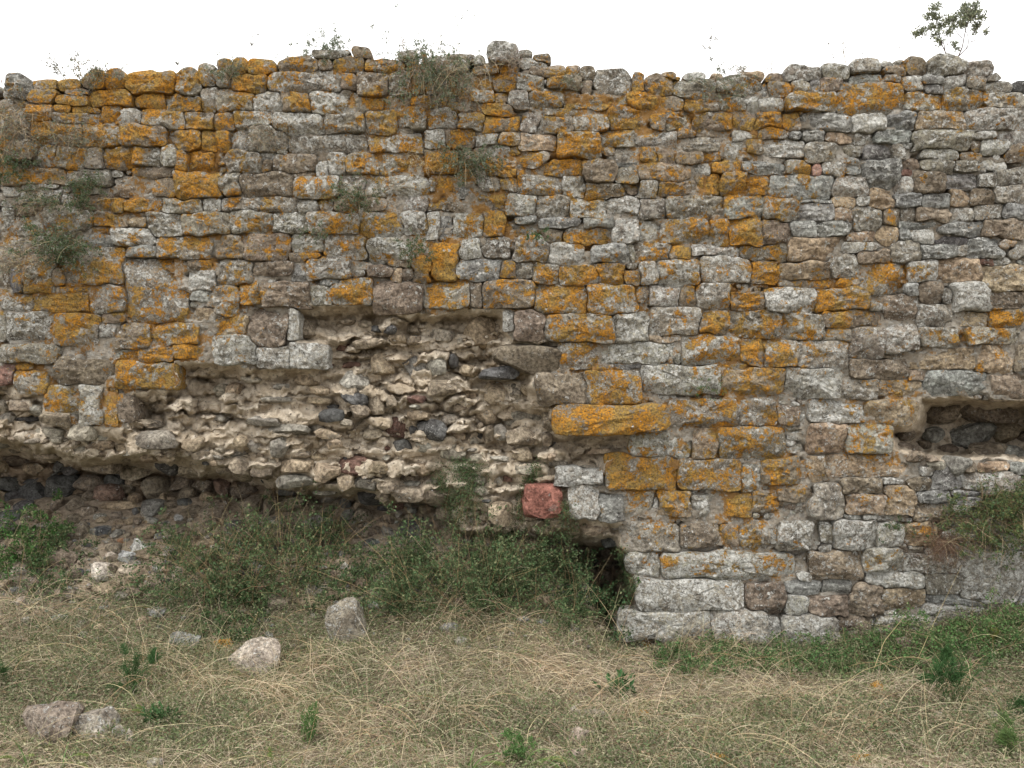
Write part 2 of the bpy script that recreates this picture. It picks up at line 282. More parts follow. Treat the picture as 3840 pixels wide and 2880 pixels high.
# ------------------------------------------------------------------ the stones as read off the wall: tile origin, then x0 x1 y0 y1 code
TILES = {
 (0,200): "5 29 22 45 s3;0 5 27 43 g3;30 58 27 35 b7;56 83 27 35 b8;29 57 36 51 b6;86 108 18 36 b6;108 131 18 37 b8;131 182 19 42 b8;182 207 17 43 g5;207 225 11 35 g5;52 92 42 52 b7;66 92 36 41 b5;92 138 38 55 b9;138 170 41 55 b9;171 208 44 60 g7;208 225 36 62 g3;29 54 53 69 t7;55 72 52 60 b8;55 104 61 72 g5;72 104 53 60 b8;105 125 54 70 b7;115 146 60 73 w2;146 190 59 78 g5;191 222 61 78 g6;29 83 72 93 g6;85 125 73 95 g5;126 172 74 97 b7;182 208 79 99 b7;208 224 79 102 b9;150 181 80 88 b6;5 38 91 110 b5;40 58 98 117 w3;58 89 98 120 g6;89 106 98 118 g3;106 136 98 117 b8;137 167 96 116 g4;168 184 96 118 w1;184 194 101 122 g8;194 218 101 122 g8;133 181 118 127 b4;2 27 58 88 g3",
 (0,600): "4 68 7 24 t6;69 112 11 25 g1;113 158 6 39 g6;160 182 20 38 b6;183 232 13 40 g9;0 18 27 36 w0;20 60 25 29 g1;16 62 30 45 w1;63 78 35 47 g1;80 114 36 53 b4;114 126 40 53 b8;126 165 40 52 b8;167 208 40 57 g4;209 229 39 54 w0;12 42 46 56 b2;0 11 50 70 g3;11 43 57 77 g3;44 92 48 77 g4;94 132 53 67 b6;133 152 60 70 t4;75 115 69 76 t5;152 187 56 78 g1;187 238 55 77 g5;76 116 77 88 s2;117 158 70 88 w3;0 21 79 95 g4;22 34 84 98 b7;160 218 79 103 g6;20 60 97 103 t4;4 30 104 110 b6;130 164 90 100 s4;66 128 89 127 g6;128 191 100 168 g5;192 218 103 113 b6;192 222 115 134 w2;0 8 110 138 b4;8 21 110 138 k2;21 54 105 140 g5;50 64 112 130 b5;68 83 127 131 b6;36 60 78 100 g2",
 (800,600): "0 28 13 37 g4;28 81 13 38 b1;81 129 17 39 w6;130 157 17 37 g1;52 61 0 12 b5;61 104 -6 11 b3;104 117 0 16 w1;117 138 -9 15 w3;138 172 -8 15 g6;174 205 -9 15 w7;80 105 11 16 b8;157 221 16 35 w4;8 48 38 52 g5;48 87 37 53 g6;88 109 41 52 w1;109 125 41 52 w4;126 150 40 54 b5;150 178 38 54 b1;184 220 36 51 w1;0 19 57 77 g6;19 62 53 76 g4;62 97 54 75 g1;97 150 54 77 g5;150 195 53 78 w7;196 222 53 78 w2;2 30 78 102 b4;30 79 77 104 b5;80 112 77 94 w4;113 158 77 101 g5;160 208 79 104 w2;5 40 104 130 g3;40 82 105 118 b0;80 95 107 124 s0;95 140 98 122 g3;75 112 95 105 b7;158 186 109 120 b1;185 196 112 126 t2;196 210 113 123 b1;178 200 101 111 b6;205 230 101 126 b8;110 131 123 129 s0",
 (800,1050): "48 98 3 28 b2;27 48 2 24 g8;0 25 7 37 g6;99 121 8 25 g1;121 165 0 24 g9;165 216 2 34 b0;0 33 37 56 t6;34 75 27 68 b1;0 44 57 87 w3;45 79 70 90 w0;80 118 67 90 w0;76 85 30 62 w0",
 (1600,1050): "0 44 2 28 g6;45 56 3 26 b0;58 112 2 28 b5;112 166 5 34 g7;167 217 4 34 w6;80 91 34 52 w0;91 122 33 63 b0;124 192 35 64 g6;194 230 35 64 w1;139 178 66 91 g6;179 250 66 87 w1;178 197 88 93 b8;198 225 88 92 k0;114 165 98 130 b1;166 222 94 130 g7",
 (1600,1500): "131 249 3 34 b9;150 179 90 122 w2;180 206 100 124 s0;133 180 72 88 w0",
 (2200,1500): "46 111 31 60 w3;112 134 31 63 t4;139 208 30 62 g6;84 157 0 26 g5;158 198 0 27 g5;200 221 8 25 b4;20 95 57 93 g8;95 160 63 92 g7;163 180 67 95 w4;181 221 60 88 b6;40 69 96 124 g6;70 75 104 113 w0;75 108 96 120 t6;109 140 99 122 w0;141 171 98 121 b9;172 200 98 116 b6;200 240 92 105 b4",
 (2400,1050): "12 63 28 57 g3;64 92 33 55 b7;94 146 31 59 g6;147 190 35 64 g6;0 11 8 22 b8;12 42 7 26 w2;43 58 7 26 b7;58 93 5 28 g2;94 130 14 31 b7;130 184 9 33 w2;10 23 57 65 b7;24 43 57 63 t0;30 44 65 85 w1;45 104 57 87 w6;105 128 62 88 b8;130 165 61 89 g6;165 216 64 92 g4;86 110 88 93 g4;88 150 93 118 t6;151 208 92 121 w1;3 84 88 117 w3;13 29 120 130 w0",
 (3040,1050): "7 59 8 31 g7;30 46 25 30 s0;15 79 32 48 b6;78 112 16 46 b0;62 77 23 31 w1;53 62 15 30 s0;14 42 50 62 g3;42 77 50 80 g3;76 111 46 75 g1;116 153 49 69 g5;112 148 25 48 g1;148 186 3 33 w1;155 188 34 46 t1;188 221 31 49 b8;163 217 47 67 g5;182 220 12 30 b0;115 137 2 22 b0;137 148 10 22 w0;100 115 2 15 s0;43 103 82 102 b2;75 102 76 81 b4;104 172 71 93 t1;173 213 67 97 t3;214 224 70 95 b0;33 72 104 124 g2;74 120 105 119 t4;121 190 94 119 s1;190 224 98 124 b0;104 122 92 104 b5",
 (3040,1500): "0 58 0 23 w2;59 112 1 24 t4;0 37 24 56 t2;38 85 25 55 w6;16 112 57 81 t4;0 15 57 86 t4;33 73 80 97 b0;0 33 87 123 g2;38 78 98 120 t2;79 109 88 118 t2;76 98 82 88 w0;101 127 79 94 b0;125 158 72 94 s0;115 131 70 80 w0;110 145 95 107 s0;109 140 107 125 b0;146 178 92 101 s0;148 175 102 109 s0;147 164 110 115 w0;160 217 76 98 w0;175 208 66 75 t0;209 224 67 78 s0;37 55 119 125 s0;56 74 120 126 w0",
 (2240,1950): "27 86 4 34 g4;87 128 5 27 b2;129 148 5 27 b6;149 179 4 30 g6;181 187 4 24 w0;188 222 3 30 g2;33 66 34 58 w2;64 206 35 63 w4;41 152 61 94 w0;155 196 67 97 b0;62 84 33 39 w0;82 102 60 66 s0;104 121 60 65 s0;196 218 78 98 w0;196 232 65 77 s0;207 221 56 64 w0;21 118 93 124 w0;118 176 94 126 w0;176 192 102 127 w0;192 250 98 134 w0;22 62 122 138 b3;105 145 129 142 w0;152 198 131 142 w0",
 (3040,1950): "11 23 3 26 g0;24 69 0 30 w1;70 96 6 28 w0;100 130 3 27 t5;0 54 33 60 b1;55 93 29 53 w3;60 115 54 70 w1;94 155 38 55 g0;120 155 56 78 g0;156 220 34 85 w0;122 180 79 88 s0;13 45 64 78 s0;0 40 79 101 b0;41 76 67 99 b0;77 120 73 94 t0;116 131 88 100 w0;76 90 95 100 w0;131 180 89 108 w0;28 66 101 122 b0;67 130 100 128 g0;215 232 80 100 s0;12 22 27 33 w0;185 230 88 104 s0;222 236 5 76 g0",
 (800,100): "4 20 34 47 b7;20 35 33 48 b7;36 66 34 49 b8;20 53 50 68 b9;0 14 46 63 w2;66 108 31 45 b7;108 121 31 43 b5;122 156 31 44 b8;155 195 34 47 b6;57 132 45 67 g3;132 147 49 62 b3;148 181 47 72 b4;182 203 47 69 g4;0 40 65 88 g5;40 71 67 87 w1;71 99 67 89 b7;99 137 65 90 w3;138 145 80 88 w0;146 176 71 88 g6;177 204 70 84 t5;205 240 72 83 b5;20 60 86 102 w6;60 114 89 112 w2;115 158 89 110 g4;158 190 85 112 g7;190 220 84 103 g6;0 20 91 107 b7;190 206 104 110 g1;1 15 108 128 b9;16 35 106 128 w1;35 76 102 130 g1;77 158 111 130 g2;159 216 110 130 w7;14 50 127 152 g5;50 64 131 136 w0;65 75 128 133 w0;100 140 24 32 g1;143 160 21 32 b4;192 208 24 33 g1",
 (1600,100): "0 40 31 44 g2;20 50 27 33 g1;48 60 30 37 w0;64 94 16 39 w1;94 109 24 30 g1;111 130 27 36 b3;98 128 31 40 w0;108 145 40 50 b6;48 76 37 48 b5;77 92 39 49 b5;143 160 39 48 t2;160 176 41 53 b1;175 214 43 71 g0;215 224 45 66 b7;56 67 48 63 g3;68 93 48 66 b7;94 122 49 66 w4;120 125 52 60 s0;123 160 50 64 b4;161 172 53 68 b6;46 70 62 78 w5;30 46 62 75 b5;84 106 67 82 w3;70 84 67 80 t5;107 142 64 83 g6;143 193 69 83 g7;194 209 70 83 g5;210 243 67 85 b9;0 24 76 82 b5;24 57 78 90 b6;57 90 79 92 b9;3 33 83 106 w5;34 60 88 106 g5;60 97 93 110 b9;98 117 88 108 g1;117 152 94 110 g4;120 172 83 91 g5;152 189 91 106 g5;190 232 82 107 g8;0 20 107 126 w3;20 50 106 122 b6;51 73 112 122 w1;74 96 109 122 t4;95 136 112 128 t2;136 181 108 134 w8;181 215 107 124 g6;180 195 125 131 b5;196 225 126 138 g2;0 30 126 150 b9;56 87 123 134 w2;87 97 123 130 b8;98 125 129 145 g4",
 (2400,100): "-6 5 48 66 b8;5 36 49 69 b8;36 80 52 74 g3;24 38 45 50 t1;50 70 46 52 w0;78 88 46 51 t1;80 127 52 68 g4;108 130 46 52 t3;134 150 47 55 b3;150 189 40 54 g1;190 221 40 52 g2;134 160 56 70 g6;128 134 58 72 s0;159 178 55 67 g3;179 187 54 66 s0;188 214 52 68 b2;22 46 70 86 b4;46 81 74 88 b8;82 110 72 86 w5;111 126 72 88 w0;127 151 72 88 w2;151 204 67 88 g8;70 82 68 74 b4;82 92 67 72 b4;0 8 88 100 b8;27 54 85 105 g5;10 27 92 107 b6;55 98 87 107 b6;97 120 86 104 b8;121 147 86 104 b8;148 168 86 107 t5;164 173 85 92 b3;168 221 88 109 s1;0 40 108 124 w2;40 60 105 114 b7;61 80 106 113 b6;81 95 108 118 w1;96 124 108 118 w0;111 130 114 130 b9;130 172 116 132 w1;126 154 104 114 b7;155 167 107 116 s0;168 193 104 119 s0;194 221 108 119 t0;84 110 119 136 w2;40 82 114 128 g1;0 18 124 140 b8;20 36 127 140 b6;40 65 128 142 b6;67 86 128 140 b7;172 205 119 140 g2",
 (3040,100): "44 76 33 46 g1;76 85 36 40 w0;86 100 35 41 g1;77 100 42 50 b4;100 123 33 51 b4;123 161 29 52 g1;161 192 36 52 g1;44 76 47 57 s2;78 95 51 57 w2;95 117 50 66 w4;117 139 48 60 s0;140 161 49 63 w1;161 184 52 68 g3;184 197 47 55 g0;119 139 60 70 s0;185 211 56 68 g3;212 228 55 64 k0;27 98 57 92 g7;98 137 67 86 w6;137 182 63 87 g6;182 224 66 83 g3;43 79 87 110 w0;80 110 86 106 s0;110 161 87 106 t3;162 224 84 108 g2;47 66 109 120 g0;67 106 104 121 s0;107 170 107 128 g2;171 195 107 117 w0;196 224 107 118 w1;58 85 121 137 s0;86 100 122 138 g1;94 112 121 126 s0;116 155 126 138 w0;155 178 129 138 b6;165 178 117 127 b7;179 210 116 130 w1;205 224 122 138 b4",
 (1600,600): "62 92 0 16 b8;118 162 0 15 b8;162 196 0 23 b1;197 217 7 24 g5;194 224 1 6 s2;8 28 15 32 b8;28 55 27 36 s0;0 8 18 30 w0;56 75 16 33 g2;76 96 18 31 b6;96 140 17 35 g4;141 165 15 37 g1;164 203 23 40 b7;2 54 39 51 b7;54 83 33 52 g8;84 112 37 56 w4;113 148 37 58 g4;148 187 40 60 w5;188 221 39 55 w0;0 12 53 83 w1;13 25 52 83 s2;25 58 55 79 w4;58 81 53 78 b9;81 115 66 77 s6;90 114 59 65 s0;119 161 60 69 s1;162 195 61 70 s3;122 142 71 86 b1;143 193 72 88 g6;194 221 62 85 w1;0 33 85 125 b9;57 86 81 100 g0;94 128 80 104 g5;34 57 83 100 w1;128 162 87 107 w2;170 209 86 106 s3;210 216 88 104 g0;217 224 86 102 b2;27 75 105 124 s3;76 93 106 122 b7;94 111 108 121 g1;111 137 108 127 g7;139 177 110 130 w8;178 205 107 128 b7;206 223 117 130 b6",
 (2400,600): "0 53 4 20 t5;54 72 3 13 w0;58 68 15 28 b9;69 84 14 35 b9;85 112 13 34 b8;112 136 15 35 b7;74 105 0 12 b7;107 150 2 14 s2;151 180 0 14 g7;180 189 2 16 r0;190 214 0 18 g4;0 18 21 38 w4;19 60 21 37 b5;136 202 14 39 s3;0 27 39 60 g1;28 88 38 60 g3;90 128 36 60 s4;129 163 39 62 g6;161 202 40 43 s0;165 203 45 63 s1;0 21 62 83 w3;21 71 61 87 g6;72 94 60 88 g6;95 125 61 88 b9;126 156 63 85 b3;157 184 62 78 s0;185 217 62 77 s1;0 32 84 103 g5;32 52 88 103 b8;53 104 88 99 w0;104 153 88 104 g5;153 212 80 102 t1;0 18 105 130 w5;19 63 104 130 w5;65 116 99 127 w4;117 143 104 127 b8;145 197 107 124 t3;160 198 124 130 b8",
 (3040,600): "25 60 19 37 w0;57 94 0 28 s0;94 106 10 16 r0;107 140 11 35 b3;141 175 14 28 s0;176 193 15 28 g0;195 224 8 24 g0;97 113 0 9 b3;115 150 2 12 g0;150 178 0 10 g1;180 206 0 8 w0;26 49 38 49 t4;50 62 38 48 w2;63 87 29 50 t0;88 107 18 33 w0;88 117 33 49 s0;118 147 35 49 s0;147 168 31 48 t0;168 192 28 50 b0;194 224 26 45 g0;26 45 50 63 t1;46 75 47 71 g3;75 95 50 68 b9;96 111 50 62 g0;111 146 50 64 b0;147 169 48 63 g0;170 200 46 60 g2;202 224 45 61 s0;38 69 74 84 t0;71 93 67 87 t0;94 105 71 83 s0;107 130 72 88 w0;94 134 62 70 s1;135 178 64 78 s2;179 221 62 82 b2;129 167 77 86 k0;165 198 80 102 s0;36 72 84 96 w3;51 85 91 106 b4;85 118 83 105 g0;116 152 86 101 s0;153 163 87 100 g0;191 213 84 92 t4;206 224 89 101 g0;23 50 98 122 g0;53 100 107 138 g6;101 133 103 126 w4;134 177 102 125 t0;177 189 103 109 r0;190 209 101 108 w0;179 228 109 135 t1;30 50 123 131 b7",
 (0,1050): "0 30 14 32 g4;31 92 13 32 b9;92 129 7 34 g5;56 95 6 12 b7;4 53 34 64 g2;-8 4 34 62 g3;53 100 36 67 g7;101 117 46 58 w1;117 154 45 71 b5;104 127 34 45 b7;154 204 46 67 g7;127 142 36 43 w0;0 58 66 85 g4;178 204 68 80 b8;141 177 71 88 b7;105 139 74 82 s4;14 31 86 93 b6;58 118 82 108 b2;102 118 80 87 b8;15 48 93 118 g6;118 180 83 112 g8;46 80 110 143 g7;81 103 110 150 w2;104 119 121 151 t9;120 135 120 146 b0;-10 13 88 108 r0",
}
CAV = {   # rubble of the exposed core: x0 x1 y0 y1 colour, optional tilt
 (800,1050): "86 112 45 62 b;128 143 67 75 r;146 179 61 71 b;165 175 48 55 k;179 189 46 56 k;180 200 55 68 t;202 215 48 57 b;202 215 58 67 b;163 188 79 100 t;198 232 78 103 s;130 160 95 117 s;116 125 86 91 r;134 152 85 92 r;133 158 117 130 k;160 178 112 138 b;180 190 120 132 b;200 221 119 127 r;203 215 130 134 s;16 32 106 122 t;1 18 107 121 w;62 78 108 115 s;48 78 121 127 s;88 110 96 110 t;100 125 110 120 t;97 122 121 128 t;118 128 130 134 k;130 148 41 47 b;150 165 42 50 b;30 50 100 107 w",
 (1600,1050): "37 72 40 71 t;70 87 47 70 b;70 138 68 97 b;23 32 77 92 k;0 20 78 98 s;34 52 88 101 t;55 96 89 103 k;0 30 104 120 b;32 60 115 128 t;60 80 108 125 t;85 98 108 127 w;97 106 108 121 t;5 28 52 64 w;32 38 60 67 w",
 (1600,1500): "28 45 3 13 b;5 17 0 8 t;15 32 15 27 w;50 75 9 27 t;75 117 7 27 w;119 131 9 20 b;121 134 15 32 b;-4 20 24 42 k;25 42 32 44 t;44 55 37 48 w;51 60 23 32 b;51 59 32 41 k;58 70 27 44 b;70 84 26 43 s;81 113 28 49 b;119 130 33 48 b;126 134 40 51 k;14 40 46 60 w;42 52 50 54 s;46 58 56 63 w;65 84 58 64 s;90 108 48 63 t;124 134 55 63 t;127 147 60 71 w;148 161 56 68 t;149 164 69 72 k;169 177 65 70 w;165 190 50 56 t;24 34 60 67 b;28 38 67 74 w;79 88 76 86 r;70 78 78 89 w;0 22 90 108 b;62 88 105 130 t;101 136 87 118 r;0 14 82 88 w;48 65 88 101 w;58 67 103 107 k;-6 5 12 22 t;48 62 78 90 w;92 112 66 76 w;160 178 68 74 w;140 158 124 136 b;160 186 126 138 t",
 (0,1500): "12 32 0 12 b;0 10 0 12 w;30 49 5 16 s;18 46 16 22 k;24 50 65 80 t;0 8 64 76 t;8 32 57 68 b;38 72 50 62 b;18 50 83 106 k;49 82 78 100 k;83 107 78 96 b;96 122 88 108 r;112 132 76 94 k;122 140 88 100 b;132 149 80 93 t;145 170 80 106 b;132 144 97 107 t;143 168 104 122 s;163 172 98 108 t;169 178 92 99 t;167 183 105 115 b;103 138 106 116 t;65 82 102 117 b;86 122 60 76 b;128 166 65 79 b;70 84 67 77 k;57 70 62 74 k;120 128 68 78 k;165 190 62 78 k;187 214 68 80 b;178 200 80 95 b;184 200 92 103 b;0 25 80 95 k;0 20 95 105 k;112 126 117 124 b;116 128 125 131 t;127 148 122 130 t;148 164 122 131 s;156 166 123 129 t;165 177 116 127 t;92 112 131 140 s;30 58 128 137 w;136 144 112 120 k;10 22 50 55 w;74 98 26 42 w;145 185 32 50 w;90 118 42 52 t;118 138 45 53 t;53 64 38 46 w;46 75 12 28 b;0 18 12 25 s;26 42 40 46 w;150 170 22 30 w;190 212 38 52 t;120 140 58 64 b;200 221 82 95 b;50 62 100 118 b;42 50 114 126 t;82 98 112 122 b",
 (800,1500): "0 14 16 23 s;34 70 17 27 s;110 135 10 22 k;118 129 5 10 k;130 142 10 19 b;142 160 5 18 b;160 185 2 15 b;203 215 5 10 s;200 221 10 21 t;178 203 19 40 r;203 212 26 35 k;211 225 22 37 k;130 145 20 27 w;100 122 22 36 w;58 100 24 37 s;104 131 30 40 t;60 80 37 58 s;80 105 42 52 t;10 38 50 60 s;36 50 41 54 s;118 134 40 52 t;100 122 50 63 t;130 160 58 78 r;135 144 57 66 k;158 180 62 76 t;175 183 56 63 s;187 206 41 56 k;177 184 47 53 r;210 226 44 54 s;70 102 61 75 t;106 132 65 84 t;42 62 65 82 b;20 42 60 82 b;2 22 64 76 b;2 18 77 98 r;66 104 76 90 s;104 114 73 84 s;128 144 78 93 t;145 170 80 92 s;172 192 79 95 b;205 226 65 77 t;192 215 75 85 b;185 218 90 104 b;66 88 90 99 k;100 128 90 98 s;150 176 90 108 k;173 184 95 107 b;182 196 104 116 r;170 188 108 116 k;171 190 117 132 b;129 145 115 128 s;145 165 114 130 b;197 207 106 112 s;200 210 112 119 s;95 108 112 120 t;130 142 100 114 k;155 176 30 42 b;20 34 38 48 t;86 100 52 60 b;52 62 102 124 b",
 (3040,1500): "88 106 28 42 b;115 134 26 43 s;86 111 44 54 b;98 118 53 64 b;118 130 57 65 b;130 150 45 56 b;110 125 42 52 b;144 187 22 46 s;112 150 4 24 b;150 205 2 24 b;138 162 56 78 s;197 221 47 64 s;163 199 45 66 b;186 214 24 44 t;120 138 62 72 w;150 168 62 76 b",
 (2240,1950): "17 34 57 85 t;4 22 14 30 k;3 14 36 52 b",
}
CODE = {'g': ((.262,.240,.203),.62), 'w': ((.318,.300,.262),.85), 'b': ((.225,.185,.145),.36), 't': ((.350,.275,.195),.40),
        's': ((.265,.270,.262),.50), 'r': ((.250,.155,.125),.3), 'k': ((.115,.115,.115),.2)}
K = 800 / 221.2
rects = []
def add_rect(cx, cy, hw, hh, code, o, big=False, chip=False):
    rects.append([cx, cy, hw, hh, code, o, chip])
for (ox, oy), s in TILES.items():
    for r in s.split(';'):
        a = r.split(); x0, x1, y0, y1 = [float(q) * K for q in a[:4]]
        cx, cy, hw, hh = ox + (x0 + x1) / 2, oy + (y0 + y1) / 2, (x1 - x0) / 2, (y1 - y0) / 2
        dup = False
        for q in rects:
            ix = min(cx + hw, q[0] + q[2]) - max(cx - hw, q[0] - q[2]); iy = min(cy + hh, q[1] + q[3]) - max(cy - hh, q[1] - q[3])
            if ix > 0 and iy > 0 and ix * iy > .5 * 4 * min(hw * hh, q[2] * q[3]): dup = True; break
        if not dup: add_rect(cx, cy, hw, hh, a[4][0], int(a[4][1:]) / 9)
N_MAIN = len(rects)

SIL = np.array([(-900,330),(-200,310),(0,300),(110,300),(300,312),(315,268),(740,262),(760,240),(820,225),(1050,215),(1150,190),(1180,180),(1370,178),(1400,212),(1530,195),(1700,200),(1830,192),(1850,165),(1900,160),(1960,190),(2060,205),(2075,238),(2180,246),(2360,256),(2400,278),(2510,264),(2600,290),(2800,272),(2940,272),(2990,250),(3060,245),(3170,232),(3250,224),(3320,226),(3420,222),(3500,205),(3560,205),(3620,228),(3720,238),(3745,292),(3840,302),(4200,290),(4740,330)], float)
def sil(u): return np.interp(u, SIL[:, 0], SIL[:, 1])
CAVL = np.array([(-900,1380),(-200,1370),(50,1378),(62,1478),(165,1490),(182,1570),(250,1585),(300,1600),(480,1595),(488,1500),(440,1470),(600,1462),(655,1445),(648,1352),(720,1345),(800,1366),(960,1382),(1050,1384),(1180,1372),(1225,1310),(1110,1290),(1080,1250),(1075,1150),(1160,1148),(1400,1146),(1590,1176),(1760,1158),(1900,1165),(1932,1275),(2040,1283),(2096,1290),(2105,1375),(2015,1410),(2010,1515),(2070,1530),(2085,1615),(2370,1632),(2368,1700),(2275,1740),(2255,1800),(2150,1775),(2145,1930),(2330,1950),(2335,2060),(2385,2170),(2385,2290),(2310,2320),(2300,2650),(-900,2650)], float)
CAVR = np.array([(3450,1480),(3700,1500),(3900,1505),(4050,1540),(4050,1730),(3840,1735),(3720,1725),(3560,1730),(3440,1715),(3350,1685),(3335,1615),(3440,1580)], float)
def inside(P, u, v):
    r = np.zeros(u.shape, bool); n = len(P)
    for i in range(n):
        x0, y0 = P[i]; x1, y1 = P[(i + 1) % n]
        if y0 == y1: continue
        c = ((y0 > v) != (y1 > v)) & (u < (x1 - x0) * (v - y0) / (y1 - y0) + x0)
        r ^= c
    return r
def edge_dist(P, u, v):
    d = np.full(u.shape, 1e9); n = len(P)
    for i in range(n):
        x0, y0 = P[i]; x1, y1 = P[(i + 1) % n]
        dx, dy = x1 - x0, y1 - y0; L = dx * dx + dy * dy + 1e-9
        t = np.clip(((u - x0) * dx + (v - y0) * dy) / L, 0, 1)
        d = np.minimum(d, np.hypot(u - x0 - t * dx, v - y0 - t * dy))
    return d
HY = np.array([(-900,1620),(0,1650),(300,1690),(600,1715),(900,1745),(1200,1815),(1400,1850),(1600,1850),(1750,1980),(1950,2000),(2150,1985),(2400,2000)], float)
BUMPS = [(1200,1205,170,42,.16),(1650,1225,260,45,.12),(780,1425,110,55,.15),(620,1565,260,30,.08),(1100,1565,220,40,-.14),(1250,1405,130,34,-.09),(280,1668,330,42,-.15),(640,1655,110,45,-.12),(1080,1670,110,50,-.13),(1600,1480,200,26,-.06),(1900,1760,220,90,-.07),(1450,1640,140,34,.10),(1150,1760,240,30,-.08),(1750,1560,260,32,.09),(1380,1520,60,40,.10)]
def cells(u, v, su, sv, seed):
    """broken lumps: height of the lump (its own tilt included) and closeness to its edge"""
    x, y = u / su, v / sv; ix, iy = np.floor(x), np.floor(y)
    f1 = np.full(np.shape(x), 9.0); f2 = f1.copy(); r = f1 * 0
    for dx in (-1, 0, 1):
        for dy in (-1, 0, 1):
            cx, cy = ix + dx, iy + dy; z = cx * 0
            px = cx + .1 + .8 * _h(cx, cy, z, seed); py = cy + .1 + .8 * _h(cx, cy, z, seed + 1)
            d = np.hypot(x - px, y - py)
            h = _h(cx, cy, z, seed + 2) + (x - px) * (_h(cx, cy, z, seed + 3) - .5) * 1.4 - (y - py) * (_h(cx, cy, z, seed + 4) * 1.1)
            nb = d < f1
            f2 = np.where(nb, f1, np.minimum(f2, d)); r = np.where(nb, h, r); f1 = np.where(nb, d, f1)
    return r, f2 - f1
def core_depth(u, v):
    """how far behind the wall face the core lies; u,v photo pixels"""
    u = np.asarray(u, float); v = np.asarray(v, float)
    wu = u + 26 * fbm(u / 90, v / 60, 0, 3, 61); wv = v + 20 * fbm(u / 90, v / 60, 5, 3, 62)
    iL = inside(CAVL, wu, wv); iR = inside(CAVR, wu, wv)
    d = .040 + .026 * fbm(u / 60, v / 60, 1.5, 3, 21) + .05 * ss(.08, .3, fbm(u / 75, v / 45, 6.5, 3, 25)) + .010 * fbm(u / 14, v / 12, 2.5, 2, 22)
    eL = np.where(iL, edge_dist(CAVL, wu, wv), 0); eR = np.where(iR, edge_dist(CAVR, wu, wv), 0)
    hol = ss(0, 70, v - np.interp(u, HY[:, 0], HY[:, 1]) + 45 * fbm(u / 140, v / 140, 8, 3, 31))
    led = fbm(u / 170, v / 62, 2, 3, 71)                       # courses of mortar left standing
    rag = 1 - np.abs(fbm(u / 95, v / 48, 3, 4, 91))
    ph = (v + 55 * fbm(u / 160, v / 160, 1, 4, 95)) / 74.0; fr = ph - np.floor(ph); saw = 1 - fr ** 1.4
    on = np.clip(vn(u / 110, np.floor(ph) * 3.7, 0, 96) + .45, 0, 1)
    qu = u + 12 * fbm(u / 30, v / 30, 4, 2, 85); qv = v + 10 * fbm(u / 30, v / 30, 8, 2, 86)
    l1, e1 = cells(qu, qv, 120, 60, 3); l2, e2 = cells(qu, qv, 46, 26, 8)
    pl = ss(-.22, .06, fbm(u / 170, v / 80, 12, 3, 88))          # stretches of plain mortar between the rubble
    base = .15 + (.14 - .07 * pl) * saw * on + .05 * pl * fbm(u / 60, v / 34, 15, 4, 89) + .12 * led - (.15 - .085 * pl) * l1 * ss(0, .30, e1) - .055 * (1 - .8 * pl) * l2 * ss(0, .35, e2) + .03 * fbm(u / 20, v / 16, 4, 3, 81) - .04 * (rag - .75)
    for (bu, bv, su, sv, am) in BUMPS: base = base + am * np.exp(-((u - bu) / su) ** 2 - ((v - bv) / sv) ** 2)
    base = np.maximum(base, .02) * (1 - .4 * hol) + .78 * hol
    d = d + ss(0, 44, eL) * base + ss(0, 45, eR) * (.66 + .12 * led)
    return d, iL | iR

# label raster over the face (3 photo pixels a cell)
ST = 3.0; U0, V0 = -900.0, 100.0; RW, RH = 1880, 840
gu = U0 + (np.arange(RW) + .5) * ST; gv = V0 + (np.arange(RH) + .5) * ST
CU, CV = np.meshgrid(gu, gv)
WU = CU + 15 * fbm(CU / 46, CV / 40, 0, 4, 11) ; WV = CV + 12 * fbm(CU / 50, CV / 40, 7, 4, 12)
notface = inside(CAVL, CU, CV) | inside(CAVR, CU, CV) | (CV < sil(CU) - 6)
best = np.full((RH, RW), 1e3); second = np.full((RH, RW), 1e3); lab = np.full((RH, RW), -1, int)
def win(cx, cy, hw, hh, m):
    i0 = max(0, int((cy - hh - m - V0) / ST)); i1 = min(RH, int((cy + hh + m - V0) / ST) + 1)
    j0 = max(0, int((cx - hw - m - U0) / ST)); j1 = min(RW, int((cx + hw + m - U0) / ST) + 1)
    return slice(i0, i1), slice(j0, j1)
def stamp(i):
    cx, cy, hw, hh = rects[i][:4]
    w = win(cx, cy, hw, hh, 24)
    rc = min(hw, hh) * (.10 + .30 * ((i * 37) % 10) / 10)
    if cy - hh < sil(cx) + 45: rc = min(hw, hh) * .85
    sk = (((i * 53) % 17) / 17 - .5) * .16; sk2 = (((i * 29) % 13) / 13 - .5) * .10
    x = WU[w] - cx; y = WV[w] - cy
    x, y = x + sk * y * 1.4, y + sk2 * x * min(1, 2 * hh / hw)
    qx = np.abs(x) - hw + rc; qy = np.abs(y) - hh + rc
    d = np.hypot(np.maximum(qx, 0), np.maximum(qy, 0)) + np.minimum(np.maximum(qx, qy), 0) - rc
    b = best[w]; s2 = second[w]; l = lab[w]
    better = d < b
    s2[:] = np.where(better, b, np.minimum(s2, d)); l[better] = i; b[:] = np.where(better, d, b)
for i in range(N_MAIN): stamp(i)
